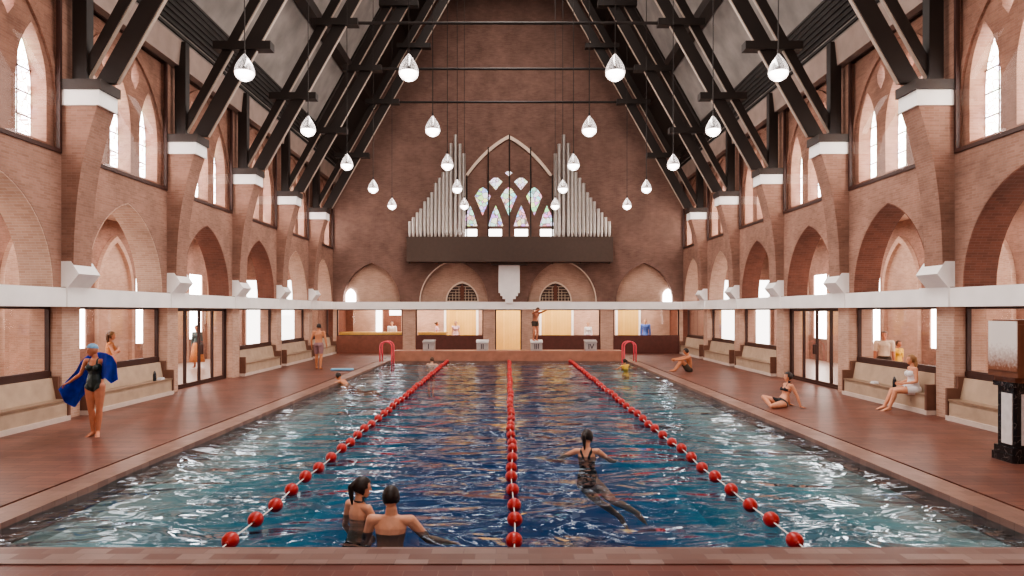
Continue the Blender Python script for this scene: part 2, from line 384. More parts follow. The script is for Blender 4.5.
def FYf(u, v, w): return (u, w, v)                          # wall facing along the nave
ORD = ['nearest', 'second', 'third', 'fourth', 'fifth', 'sixth', 'seventh']
wn = [0]; tn = [0]
def wname(): wn[0] += 1; return 'window_%d' % wn[0]
def tname(): tn[0] += 1; return 'trim_%d' % tn[0]

# ------------------------------------------------------------------ floor and pool
f = MB()
for sx in (-1, 1): f.box((sx*(PX+0.5), -3.4, -0.3), (sx*(W+0.6), BY+0.6, 0))
f.box((-PX-0.5, PY1+1.2, -0.3), (PX+0.5, BY+0.6, 0))
S(f.build('floor', 'deck'), 'red-brown paved pool deck running round the pool', 'floor')
f = MB(); f.box((-PX-0.5, -3.4, -0.3), (PX+0.5, 6.13, 0))
S(f.build('floor_front', 'deck_front'), 'strip of plain red floor tiles at the bottom of the view', 'floor')
f = MB()
for sx in (-1, 1): f.box((sx*(W+0.6), -3.4, -0.3), (sx*(AX+0.3), 39.8, 0.0))
f.box((-W-0.6, BY+0.6, -0.3), (W+0.6, 39.8, 0.0))
S(f.build('floor_aisle', 'aisle_floor'), 'pale floor of the side aisles and lobby seen through glass', 'floor')
# coping: left, right, front
for sx, nm in ((-1, 'left'), (1, 'right')):
    c = MB(); c.box((sx*PX, 6.13, -0.25), (sx*(PX+0.42), PY1+1.2, 0.012))
    S(c.build(tname(), 'coping'), 'tan tiled coping along the %s pool edge' % nm, 'coping')
    c = MB(); c.box((sx*(PX+0.42), 6.13, -0.25), (sx*(PX+0.5), PY1+1.2, -0.03))
    S(c.build(tname(), 'frame'), 'thin dark drain channel behind the %s coping' % nm, 'drain channel')
c = MB(); c.box((-PX, 6.13, -0.25), (PX, 6.50, 0.012)); c.box((-PX, 6.51, -0.25), (PX, PY0, 0.008))
S(c.build(tname(), 'coping_front'), 'mixed pink and rust tile coping along the near pool edge', 'coping')
# basin
c = MB()
prof = [(-PX, -0.26), (-PX, -0.40), (-PX+0.9, -0.50), (-PX+1.8, -1.5), (PX-1.8, -1.5), (PX-0.9, -0.50), (PX, -0.40), (PX, -0.26), (PX+0.3, -0.26), (PX+0.3, -1.8), (-PX-0.3, -1.8), (-PX-0.3, -0.26)]
c.prism(prof, PY0-0.3, PY1+0.3, lambda u, v, w: (u, w, v))
c.box((-PX, PY0-0.3, -1.6), (PX, PY0, -0.252)); c.box((-PX, PY1, -1.6), (PX, PY1+0.3, -0.25))
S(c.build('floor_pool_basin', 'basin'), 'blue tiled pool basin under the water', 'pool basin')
# water: gently waved mesh
nx, ny = 90, 190
bm = bmesh.new(); rows = []
for j in range(ny+1):
    y = PY0 + (PY1-PY0)*j/ny; row = []
    for i in range(nx+1):
        x = -PX + 2*PX*i/nx
        z = WZ + 0.018*noise.noise(Vector((x*0.7, y*0.9, 0.3))) + 0.010*noise.noise(Vector((x*1.9, y*2.4, 4.2)))
        row.append(bm.verts.new((x, y, z)))
    rows.append(row)
for j in range(ny):
    for i in range(nx): bm.faces.new([rows[j][i], rows[j][i+1], rows[j+1][i+1], rows[j+1][i]])
me = bpy.data.meshes.new('pool_water'); bm.to_mesh(me); bm.free()
for p in me.polygons: p.use_smooth = True
tag(link('pool_water', me, 'water'), 'rippling deep blue pool water with bright reflections', 'water', kind='stuff')
# raised end platform
c = MB(); c.box((-PX, PY1, -0.25), (PX, PY1+1.2, 0.40))
S(c.build(tname(), 'platform', bevel=0.01), 'low red-brown starting platform across the far pool end', 'platform')

# ------------------------------------------------------------------ side walls
BAYS = range(-4, 5)
for sx, side in ((-1, 'left'), (1, 'right')):
    F = FX(sx)
    # lower storey: piers with openings
    holes = []
    for k in range(-1, 5):
        a, b = YN(k)+0.6, YN(k+1)
        if k == 1: holes.append(rect(a, b, 0.0, BZ0))
        else: holes.append(rect(a, b, 0.0, BZ0))
    # piers as individual prisms in one wall
    w = MB()
    w.box((sx*W, -3.4, 0), (sx*(W+WT), YN(-1)+0.6, BZ0))
    for k in range(0, 5): w.box((sx*W, YN(k), 0), (sx*(W+WT), YN(k)+0.6, BZ0))
    S(w.build('wall_%s_piers' % side, 'brick_light'), 'pale brick piers of the %s wall between the low windows' % side, 'wall')
    # upper wall with arches and clerestory
    w = MB(); hl = []
    for k in range(-1, 5):
        hl.append(arch(YN(k)+2.5, 1.66, BZ1, BZ1+0.02, 4.88))
        hl.append(rect(YN(k)+0.62, YN(k+1)-0.04, 5.55, 8.95))
    w.plate([(-3.4, BZ1-0.05), (BY+0.0, BZ1-0.05), (BY+0.0, 9.3), (-3.4, 9.3)], hl, W, W+WT, F)
    S(w.build('wall_%s' % side, 'brick'), '%s brick nave wall with pointed arches and high window bays' % side, 'wall')
    # arch soffit lining: lit bays painted in lighter brick, shaded bays in darker
    for k in range(-1, 5):
        po = arch(YN(k)+2.5, 1.66, BZ1, BZ1, 4.88); pi = arch(YN(k)+2.5, 1.64, BZ1, BZ1, 4.855)
        q = MB(); q.ribbon(po, pi, W+0.004, W+WT, F)
        nth = ['bay nearest the camera', 'first bay', 'second bay', 'third bay', 'fourth bay', 'last bay'][k+1]
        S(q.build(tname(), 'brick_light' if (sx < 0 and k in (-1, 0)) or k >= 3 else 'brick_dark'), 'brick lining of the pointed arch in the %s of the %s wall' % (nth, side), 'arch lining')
    # clerestory recessed wall with lancets
    w = MB(); hl = []
    for k in range(-1, 5):
        for c0 in (1.12, 2.42, 3.72):
            hl.append(arch(YN(k)+c0, 0.44, 5.68, 6.75, 7.95))
        for c0 in (1.77, 3.07):
            cy = YN(k)+c0
            hl.append([(cy, 7.82), (cy+0.17, 8.05), (cy+0.17, 8.25), (cy, 8.5), (cy-0.17, 8.25), (cy-0.17, 8.05)])
    w.plate([(YN(-1)+0.3, 5.4), (BY, 5.4), (BY, 9.1), (YN(-1)+0.3, 9.1)], hl, W+0.14, W+0.60, F)
    S(w.build('wall_%s_clerestory' % side, 'brick'), 'recessed brick tracery wall of the high %s windows' % side, 'wall')
    for k in range(-1, 5):
        # raised ribs of the tracery
        for c0 in (1.12, 2.42, 3.72):
            cy = YN(k)+c0
        q = MB()
        q.ribbon(arch(YN(k)+2.42, 2.1, 5.7, 6.4, 9.0), arch(YN(k)+2.42, 1.98, 5.7, 6.4, 8.84), W+0.08, W+0.15, F)
        S(q.build(tname(), 'brick'), 'brick relief arch framing the high windows in the %s of the %s wall' % (['bay nearest the camera', 'first bay', 'second bay', 'third bay', 'fourth bay', 'last bay'][k+1], side), 'relief arch')
        # stained glass lancets and small lights
        for j, c0 in enumerate((1.12, 2.42, 3.72)):
            g = thing(wname(), 'tall stained glass lancet, %s of three in the %s bay of the %s wall' % (['nearest', 'middle', 'farthest'][j], ['camera-side', 'first', 'second', 'third', 'fourth', 'last'][k+1], side), 'window', (sx*(W+0.5), YN(k)+c0, 5.68), kind='structure', world=True)
            q = MB(); q.plate(arch(YN(k)+c0, 0.40, 5.70, 6.75, 7.9), [], W+0.44, W+0.46, F); q.build('glass', 'stained_side', g)
            q = MB()
            for zz in (6.15, 6.62, 7.1): q.box((sx*(W+0.42), YN(k)+c0-0.4, zz-0.012), (sx*(W+0.44), YN(k)+c0+0.4, zz+0.012))
            q.box((sx*(W+0.42), YN(k)+c0-0.01, 5.7), (sx*(W+0.44), YN(k)+c0+0.01, 7.85))
            q.build('glazing_bar', 'frame', g)
        for j, c0 in enumerate((1.77, 3.07)):
            cy = YN(k)+c0
            q = MB(); q.box((sx*(W+0.45), cy-0.16, 7.85), (sx*(W+0.47), cy+0.16, 8.45))
            S(q.build(wname(), 'stained_side'), 'small six-sided light above the lancets, %s of two, %s bay of the %s wall' % (['nearer', 'farther'][j], ['camera-side', 'first', 'second', 'third', 'fourth', 'last'][k+1], side), 'window')
        # clerestory front glazing and frame
        g = thing(wname(), 'large dark-framed glazing over the high windows, %s bay of the %s wall' % (['camera-side', 'first', 'second', 'third', 'fourth', 'last'][k+1], side), 'window', (sx*W, YN(k)+2.5, 5.5), kind='structure', world=True)
        y0, y1 = YN(k)+0.62, YN(k+1)-0.04
        q = MB(); q.plate(rect(y0, y1, 5.5, 8.95), [rect(y0+0.06, y1-0.07, 5.58, 8.94)], W-0.03, W+0.05, F); q.build('frame', 'frame', g)
        q = MB(); q.box((sx*(W+0.01), y0+0.05, 5.57), (sx*(W+0.016), y1-0.06, 8.95)); q.build('glass', 'glass_dark', g)
    # white stone band
    q = MB(); q.box((sx*(W-0.10), -3.4, BZ0), (sx*(W+WT), BY, BZ1))
    for k in range(-1, 5):
        q.box((sx*(W-0.13), YN(k)-0.02, BZ0), (sx*(W-0.09), YN(k)+1.0, BZ1+0.02))
    S(q.build(tname(), 'stone'), 'white stone string course along the %s wall' % side, 'stone band')
    # eaves beam, slats
    q = MB(); q.prism([(W-0.25, 8.95), (W+0.3, 8.95), (W+0.3, 9.7), (W-0.32, 9.62)], -3.4, BY, lambda u, v, w: (sx*u, w, v))
    S(q.build(tname(), 'beam'), 'grey-brown eaves beam along the top of the %s wall' % side, 'eaves beam')
    q = MB()
    for i in range(9):
        z = 9.68 + i*0.115; x = W - (z-9.4)/1.778 - 0.04
        q.box((sx*x, -3.4, z-0.03), (sx*(x+0.25), BY, z+0.045))
    xa, xb = W-(9.62-9.4)/1.778, W-(10.62-9.4)/1.778
    q.prism([(xa+0.05, 9.55), (xb-0.02, 10.62), (xb+0.3, 10.9), (xa+0.3, 9.6)], -3.4, BY, lambda u, v, w: (sx*u, w, v))
    S(q.build(tname(), 'slats_shade'), 'dark slatted ventilation strip above the %s eaves beam' % side, 'vent strip')
    # roof slope
    rid = 9.4 + W*1.778
    q = MB(); q.prism([(W+0.35, 9.4-0.35*1.778), (0.0, rid), (0.0, rid+0.3), (W+0.35, 9.7)], -3.4, BY+0.3, lambda u, v, w: (sx*u, w, v))
    S(q.build('ceiling_%s' % side, 'plaster'), 'grey plastered roof slope over the %s side' % side, 'ceiling')
    q = MB(); q.prism([(W-0.65-0.05, 10.5), (-0.0, rid-0.08), (0.0, rid+0.1), (W-0.4, 10.5)], YN(4)-1.4, BY, lambda u, v, w: (sx*u, w, v))  # added dark layer: dimness of the far roof put into colour
    S(q.build('ceiling_%s_far' % side, 'slats_shade'), 'roof slope with painted shade in the last bay over the %s side' % side, 'ceiling')
    for z, h, l in ((13.0, 0.30, 'lower'), (16.6, 0.34, 'middle'), (20.2, 0.34, 'upper')):
        x = W - (z-9.4)/1.778
        q = MB(); q.prism([(x-0.28, z-0.10), (x+0.05, z-0.25), (x+0.1, z+h), (x-0.28, z+h)], -3.4, BY, lambda u, v, w: (sx*u, w, v))
        S(q.build(tname(), 'steel'), '%s dark roof purlin on the %s slope' % (l, side), 'purlin')
    # aisle: outer wall, end wall, ceiling
    w = MB(); hl = []
    for k in range(-1, 5): hl.append(rect(YN(k)-1.2, YN(k)+0.1, 1.0, 3.9))
    w.plate([(-3.4, 0), (37.2, 0), (37.2, 5.6), (-3.4, 5.6)], hl, AX, AX+0.3, F)
    S(w.build('wall_%s_aisle' % side, 'brick'), 'brick outer wall of the %s aisle seen through arches and glass' % side, 'wall')
    for k in range(-1, 5):
        q = MB(); q.box((sx*(AX+0.05), YN(k)-1.2, 1.0), (sx*(AX+0.07), YN(k)+0.1, 3.9))
        for yy in (-0.62,): q.box((sx*(AX+0.0), YN(k)+yy-0.02, 1.0), (sx*(AX+0.04), YN(k)+yy+0.02, 3.9))
        S(q.build(wname(), 'sky_win'), 'bright aisle window %s from the camera on the %s side' % (ORD[k+1], side), 'window')
        q = MB(); q.ribbon(arch(YN(k)+1.72, 1.15, 0.0, 3.0, 4.95), arch(YN(k)+1.72, 0.98, 0.0, 3.0, 4.72), AX-0.14, AX+0.02, F)
        q.plate(arch(YN(k)+1.72, 0.98, 0, 3.0, 4.72), [], AX-0.01, AX+0.01, F)
        S(q.build(tname(), 'brick_light'), 'pointed brick wall arch %s from the camera inside the %s aisle' % (ORD[k+1], side), 'wall arch')
    w = MB(); w.plate(rect(W+0.1, AX+0.2, 0, 5.6), [rect(11.0, 12.35, 0.45, 3.9), rect(12.75, 14.05, 0.45, 3.9)], 37.0, 37.25, lambda u, v, ww: (sx*u, ww, v))
    S(w.build('wall_%s_aisle_end' % side, 'brick'), 'brick end wall closing the %s aisle' % side, 'wall')
    for a, b, l in ((11.0, 12.35, 'inner'), (12.75, 14.05, 'outer')):
        q = MB(); q.box((sx*a, 37.2, 0.45), (sx*b, 37.22, 3.9))
        q.box((sx*(a+b)/2-0.03, 37.05, 0.45), (sx*(a+b)/2+0.03, 37.2, 3.9))
        S(q.build(wname(), 'sky_win2'), 'tall bright window at the end of the %s aisle, %s of two' % (side, l), 'window')
    q = MB(); q.box((sx*(W+WT), -3.4, 5.5), (sx*(AX+0.3), 37.2, 5.7))
    S(q.build('ceiling_%s_aisle' % side, 'brick_light'), 'ceiling of the %s aisle' % side, 'ceiling')

# ------------------------------------------------------------------ low windows, doors, benches
BAYN = {-1: 'bay nearest the camera', 0: 'bay just before the glass doors', 2: 'bay just beyond the glass doors', 3: 'second bay beyond the glass doors', 4: 'last bay at the far end'}
def bench(sx, k, side):
    y0, y1 = YN(k)+0.63, YN(k+1)-0.015
    t = thing('stone_bench', 'beige built-in bench with brown ends, %s, %s wall' % (BAYN[k], side), 'bench', (sx*9.2, (y0+y1)/2, 0), group='built-in benches along the walls', world=True)
    q = MB(); q.box((sx*9.04, y0, 0), (sx*9.44, y1, 0.10)); q.build('plinth', 'plinth', t)
    q = MB(); q.box((sx*9.07, y0+0.07, 0.10), (sx*9.36, y1-0.07, 0.40)); q.build('base', 'bench', t)
    q = MB(); q.box((sx*9.05, y0+0.07, 0.40), (sx*9.36, y1-0.07, 0.44)); q.build('seat', 'bench_seat', t)
    q = MB(); q.prism([(9.30, 0.44), (9.44, 0.44), (9.44, 0.87), (9.38, 0.87)], y0+0.07, y1-0.07, lambda u, v, w: (sx*u, w, v)); q.build('backrest', 'bench', t)
    for a, b in ((y0, y0+0.07), (y1-0.07, y1)):
        q = MB(); q.prism([(9.04, 0.10), (9.44, 0.10), (9.44, 0.90), (9.26, 0.90), (9.26, 0.66), (9.04, 0.66)], a, b, lambda u, v, w: (sx*u, w, v)); q.build('end_panel', 'bench_end', t)
    return t
for sx, side in ((-1, 'left'), (1, 'right')):
    F = FX(sx)
    for k in (-1, 0, 2, 3, 4):
        bench(sx, k, side)
        y0, y1 = YN(k)+0.6, YN(k+1)
        t = thing(wname(), 'wide dark-framed low window above the bench in the %s, %s wall' % (BAYN[k], side), 'window', (sx*9.5, (y0+y1)/2, 0.9), kind='structure', world=True)
        q = MB(); q.box((sx*9.45, y0, 0.0), (sx*9.62, y1, 1.0)); q.build('sill', 'frame', t)
        q = MB(); q.plate(rect(y0, y1, 1.0, BZ0), [rect(y0+0.05, y1-0.05, 1.02, BZ0-0.05)], 9.47, 9.56, F); q.build('frame', 'frame', t)
        q = MB(); q.box((sx*9.51, y0+0.05, 1.02), (sx*9.516, y1-0.05, BZ0-0.05)); q.build('glass', 'glass', t)
    y0, y1 = YN(1)+0.6, YN(2)
    t = thing('door_1' if sx < 0 else 'door_2', 'dark-framed four-leaf glass doors in the %s wall' % side, 'door', (sx*9.5, (y0+y1)/2, 0), kind='structure', world=True)
    q = MB(); q.plate(rect(y0, y1, 0.0, BZ0), [rect(y0+0.05, y1-0.06, 0.05, BZ0-0.05)], 9.44, 9.56, F); q.build('frame', 'frame', t)
    n = 4; wd = (y1-y0-0.1)/n
    for i in range(n):
        a = y0+0.05+i*wd; b = a+wd
        q = MB(); q.plate(rect(a+0.005, b-0.005, 0.05, BZ0-0.05), [rect(a+0.05, b-0.05, 0.12, BZ0-0.10)], 9.47, 9.53, F); lf = q.build('leaf', 'frame', t)
        q = MB(); q.box((sx*9.498, a+0.05, 0.12), (sx*9.502, b-0.05, BZ0-0.10)); gl = q.build('glass', 'glass', lf)
        if i in (1, 2):
            q = MB(); q.box((sx*9.40, (b-0.10 if i == 1 else a+0.03), 0.92), (sx*9.47, (b-0.03 if i == 1 else a+0.10), 1.22)); q.build('handle', 'frame', lf, bevel=0.01)

# ------------------------------------------------------------------ pilasters
def pilaster(sx, i, side):
    y = YN(i)
    t = thing('brick_pilaster', 'flared brick pilaster on a white corbel stone, %s from the camera on the %s wall' % (ORD[i+0] if i >= 0 else 'unseen', side), 'pilaster', (sx*W, y+0.3, 2.73), group='flared brick pilasters', world=True)
    P = [(W, 3.2), (8.98, 3.2), (8.965, 3.8), (8.93, 4.3), (8.885, 4.75), (8.82, 5.2), (8.72, 5.65), (8.61, 6.1), (8.485, 6.50), (W, 6.50)]
    fn = lambda u, v, w: (sx*u, w, v)
    q = MB(); q.prism(P, y-0.02, y+0.60, fn); q.build('shaft', 'brick', t)
    q = MB(); q.prism([(W, 3.28), (9.03, 3.28), (8.86, 3.02), (9.08, BZ1+0.02), (W, BZ1+0.02)], y-0.03, y+0.72, fn); q.build('corbel_stone', 'stone', t)
    q = MB(); q.box((sx*W, y-0.05, 6.50), (sx*8.43, y+0.62, 6.82)); q.build('stone_cap', 'stone', t)
    q = MB(); q.box((sx*W, y-0.08, 6.82), (sx*8.38, y+0.66, 7.03)); q.build('bearing_plate', 'steel_cap', t)
for i in range(0, 5):
    for sx, side in ((-1, 'left'), (1, 'right')): pilaster(sx, i, side)

# ------------------------------------------------------------------ roof trusses
def truss(i):
    y = YN(i) + 0.25
    t = thing('roof_truss', 'dark steel roof truss of paired sloping beams, %s from the camera' % ORD[i], 'roof truss', (0, y, 6.9), group='dark steel roof trusses', world=True)
    k = 1.778
    def xin(z): return 7.84 - (z-7.81)/k
    ztop = 21.6
    fn0 = lambda s: (lambda u, v, w: (s*u, w, v))
    for sx in (-1, 1):
        for off in (0.0, 0.66):
            zt = ztop - off*k*0.4
            q = MB()
            x0, x1 = xin(7.03)+off-0.0, xin(zt)+off
            if off: x0 = min(x0, 8.98)
            zb = 7.03
            q.prism([(xin(zb)+off-0.05, zb), (min(xin(zb)+off+0.39, 9.12), zb), (x1+0.39, zt), (x1-0.05, zt)], y-0.06, y+0.06, fn0(sx))
            bmn = q.build('rafter', 'steel', t)
            q = MB()   # pale strip: light on the rafter's lower face put into the colour
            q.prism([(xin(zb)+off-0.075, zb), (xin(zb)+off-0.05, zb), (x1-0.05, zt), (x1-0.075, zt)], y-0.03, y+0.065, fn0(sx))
            fl = q.build('lit_edge', 'steel_lit_edge', bmn)
        q = MB(); q.box((sx*8.80, y-0.12, 7.03), (sx*9.10, y+0.12, 9.6)); q.build('post', 'steel', t)
        for z in (9.5, 12.0, 14.6, 17.2):
            q = MB(); q.box((sx*(xin(z)-0.42), y-0.17, z-0.11), (sx*(xin(z)+1.15), y+0.17, z+0.11)); q.build('cross_block', 'steel', t)
    q = MB(); q.cyl((-xin(12), y, 12.0), (xin(12), y, 12.0), 0.055, n=8); q.build('tie_rod', 'steel', t)
for i in range(0, 5): truss(i)

# ------------------------------------------------------------------ end wall
def bx(px): return (px-508.7)*BY/692
def bz(py): return CAMH-(py-311)*BY/692
w = MB(); hl = []
lo = []
for s in (-1, 1):
    lo += [sorted((s*1.30, s*4.88)), sorted((s*5.55, s*9.05))]
holes = [rect(a, b, 0.0, BZ0) for a, b in lo]
# lower zone piers
lowx = [-W]; 
for a, b in sorted(lo + [[-0.68, 0.72]]): lowx += [a, b]
lowx.append(W)
w = MB()
for j in range(0, len(lowx), 2): w.box((lowx[j], BY, 0), (lowx[j+1], BY+0.5, BZ0+0.02))
S(w.build('wall_end_piers', 'brick_light'), 'pale brick piers between the lobby windows in the end wall', 'wall')
w = MB(); hl = []
A1 = [(-7.2, 1.5, 4.78), (7.2, 1.5, 4.78), (-2.87, 1.80, 4.95), (2.87, 1.80, 4.95)]
for cx, hw, ap in A1: hl.append(arch(cx, hw, BZ1, BZ1+0.02, ap))
# stained glass lights (photo measurements turned into metres on the wall plane)
def zx(p): return bx(390+p/3.6)
def zz(p): return bz(110+p/3.6)
lights = []
for cxp in (290, 383, 475, 568): lights.append(([(zx(cxp-27), zz(418)), (zx(cxp+27), zz(418)), (zx(cxp+14), zz(374)), (zx(cxp), zz(342)), (zx(cxp-14), zz(374))], 'stained', 'pointed stained glass light low in the organ arch'))
for cxp in (336, 430, 522): lights.append(([(zx(cxp), zz(380)), (zx(cxp+29), zz(310)), (zx(cxp+12), zz(284)), (zx(cxp), zz(277)), (zx(cxp-12), zz(284)), (zx(cxp-29), zz(310))], 'stained', 'kite shaped stained glass light'))
for cxp in (383, 474): lights.append(([(zx(cxp), zz(288)), (zx(cxp+25), zz(258)), (zx(cxp+8), zz(243)), (zx(cxp-8), zz(243)), (zx(cxp-25), zz(258))], 'stained_clear', 'small pale kite shaped light'))
lights.append(([(zx(430), zz(238)), (zx(444), zz(226)), (zx(436), zz(220)), (zx(424), zz(220)), (zx(416), zz(226))], 'stained_clear', 'tiny topmost light of the organ arch'))
for cxp in (292, 381, 475, 567): lights.append((rect(zx(cxp-24), zx(cxp+24), zz(454), zz(428)), 'sky_win2', 'small white square light just above the organ case'))
pos = {0:'far left',1:'inner left',2:'inner right',3:'far right',4:'left',5:'central',6:'right',7:'left',8:'right',9:'centre',10:'far left',11:'inner left',12:'inner right',13:'far right'}
for poly, m_, l_ in lights: hl.append(poly)
rid = 9.4 + W*1.778
w.plate([(-W, BZ1-0.02), (W, BZ1-0.02), (W, 9.4), (0.0, rid), (-W, 9.4)], hl, BY, BY+0.45, FYf)
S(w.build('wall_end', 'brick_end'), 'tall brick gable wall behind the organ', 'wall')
for j, (poly, m_, l_) in enumerate(lights):
    q = MB(); q.plate(poly, [], BY+0.12, BY+0.13, FYf)
    S(q.build(wname(), m_), '%s, %s of its row' % (l_, pos[j]), 'window')
# arch backs, mouldings, transom windows
for j, (cx, hw, ap) in enumerate(A1):
    nm = ['far left', 'far right', 'inner left', 'inner right'][j]
    q = MB(); q.plate(arch(cx, hw+0.02, BZ1-0.02, BZ1, ap+0.02), [], BY+0.36, BY+0.44, FYf)
    S(q.build('wall_end_niche_%d' % (j+1), 'brick_light'), 'brick back of the %s pointed niche in the end wall' % nm, 'wall')
    if j >= 2:
        s = -1 if cx < 0 else 1
        full = arch(cx, hw, BZ1, BZ1, ap, n=12); inn = arch(cx, hw-0.05, BZ1, BZ1, ap-0.07, n=12)
        h = len(full)//2
        po, pi = (full[:h+1], inn[:h+1]) if s < 0 else (full[h:], inn[h:])  # outer half only: light on the reveal edge painted cream
        q = MB(); q.ribbon(po, pi, BY-0.04, BY+0.05, FYf); S(q.build(tname(), 'cream'), 'thin cream moulding painted as the lit reveal edge of the %s niche' % nm, 'moulding')
        # transom window: px 446..479, apex y 281, base 300
        c = bx(462.5) if s < 0 else bx(556.5)
        t = thing(wname(), 'small arched transom with grid glazing in the %s niche' % nm, 'window', (c, BY+0.3, BZ1), kind='structure', world=True)
        a_o = arch(c, 0.88, BZ1, BZ1, bz(281), n=8); a_i = arch(c, 0.80, BZ1+0.06, BZ1+0.06, bz(281)-0.11, n=8)
        q = MB(); q.plate(a_o, [a_i], BY+0.24, BY+0.35, FYf); q.build('frame', 'cream', t)
        q = MB(); q.plate(a_i, [], BY+0.33, BY+0.345, FYf); q.build('glass', 'frame', t)
        q = MB()
        for g in range(-4, 5):
            if g: q.box((c+g*0.17-0.018, BY+0.29, BZ1+0.06), (c+g*0.17+0.018, BY+0.32, BZ1+0.95-abs(g)*0.17))
        for g in range(1, 6): 
            hwz = 0.78*math.sqrt(max(0.05, 1-(g*0.16/1.0)**1.6)); q.box((c-hwz, BY+0.29, BZ1+0.06+g*0.15-0.018), (c+hwz, BY+0.32, BZ1+0.06+g*0.15+0.018))
        q.build('glazing_bar', 'bench', t)
        q = MB(); q.prism([(c-0.09, BZ1+0.06), (c+0.09, BZ1+0.06), (c+0.10, BZ1+0.55), (c+0.14, BZ1+0.7), (c, BZ1+0.95), (c-0.14, BZ1+0.7), (c-0.10, BZ1+0.55)], BY+0.27, BY+0.30, FYf); q.build('mullion', 'brick_dark', t)
    else:
        c = -8.36 if cx < 0 else 8.5
        q = MB(); q.plate(arch(c, 0.26, 2.74, 3.05, 3.42, n=6), [], BY+0.30, BY+0.34, FYf)
        S(q.build(wname(), 'sky_win'), 'small glowing lancet in the %s niche' % nm, 'window')
# organ arch moulding
def bez(p0, c, p1, n): return [((1-t)**2*p0[0]+2*t*(1-t)*c[0]+t*t*p1[0], (1-t)**2*p0[1]+2*t*(1-t)*c[1]+t*t*p1[1]) for t in [i/n for i in range(n+1)]]
c0 = zx(430)
def oarch(g):
    l = bez((zx(272)+g, zz(238)), (zx(342)+g*0.8, zz(135)-g*0.9), (c0, zz(91)-g*1.1), 10)
    return l + [(2*c0-x, z) for x, z in l[::-1]][1:]
oa, ob = oarch(0), oarch(0.17)
q = MB(); q.ribbon(oa, ob, BY-0.10, BY+0.02, FYf); S(q.build(tname(), 'cream'), 'slender cream pointed arch moulding above the organ', 'moulding')
# white band across
q = MB(); q.box((-W, BY-0.10, BZ0), (W, BY+0.5, BZ1)); S(q.build(tname(), 'stone'), 'white stone string course across the end wall', 'stone band')
# stepped white stone
q = MB(); X = lambda p: bx(p); Z = lambda p: bz(p)
cx0 = 509.8
steps = [(10.6, 265, 293), (8.8, 293, 296), (6.6, 296, 299), (3.8, 299, 303)]
pts = [(X(cx0-10.6), Z(265)), (X(cx0+10.6), Z(265))]
for wd, a, b in steps: pts += [(X(cx0+wd), Z(a)), (X(cx0+wd), Z(b))]
lp = []
for wd, a, b in steps: lp += [(X(cx0-wd), Z(a)), (X(cx0-wd), Z(b))]
poly = []
for p in pts[1:] + lp[::-1]:
    if not poly or (abs(p[0]-poly[-1][0])+abs(p[1]-poly[-1][1])) > 1e-5: poly.append(p)
q.plate(poly, [], BY-0.22, BY-0.001, FYf)
tag(q.build('stepped_stone', 'stone'), 'white stepped stone hanging on the end wall below the organ', 'wall ornament')

# lobby windows / counters
LB = [(-9.05, -5.55, 'far left', 'counter_red'), (-4.88, -1.30, 'inner left', 'counter'), (1.30, 4.88, 'inner right', 'counter'), (5.55, 9.05, 'far right', 'counter')]
for a, b, nm, cm in LB:
    t = thing(wname(), 'dark-framed lobby window, %s of the end wall' % nm, 'window', ((a+b)/2, BY+0.15, 0), kind='structure', world=True)
    q = MB(); q.plate(rect(a, b, 0.0, BZ0), [rect(a+0.06, b-0.06, 0.97, BZ0-0.05)], BY+0.1, BY+0.2, FYf); q.build('frame', 'frame', t)
    q = MB(); q.box((a+0.05, BY+0.145, 0.97), (b-0.05, BY+0.150, BZ0-0.05)); q.build('glass', 'glass', t)
    q = MB(); q.box((a+0.01, BY+0.04, 0.0), (b-0.01, BY+0.12, 0.95)); q.build('panel', cm, t)
t = thing('door_3', 'dark-framed glass door in the middle of the end wall', 'door', (0.02, BY+0.15, 0), kind='structure', world=True)
q = MB(); q.plate(rect(-0.68, 0.72, 0.0, BZ0), [rect(-0.62, 0.66, 0.06, BZ0-0.06)], BY+0.1, BY+0.2, FYf); q.build('frame', 'frame', t)
q = MB(); q.box((-0.62, BY+0.145, 0.06), (0.66, BY+0.15, BZ0-0.06)); q.build('glass', 'glass', t)
for a, b, nm in ((-9.0, -5.6, 'left'), (-4.8, -3.3, 'middle')):
    t = thing('reception_counter', 'wooden topped reception counter behind the %s lobby window' % ('far left' if nm == 'left' else 'inner left'), 'counter', ((a+b)/2, 37.3, 0), world=True)
    q = MB(); q.box((a, BY+0.6, 0), (b, BY+1.1, 0.98)); q.build('body', 'counter_red', t)
    q = MB(); q.box((a-0.02, BY+0.52, 0.98), (b+0.02, BY+1.15, 1.12)); q.build('worktop', 'wood', t)
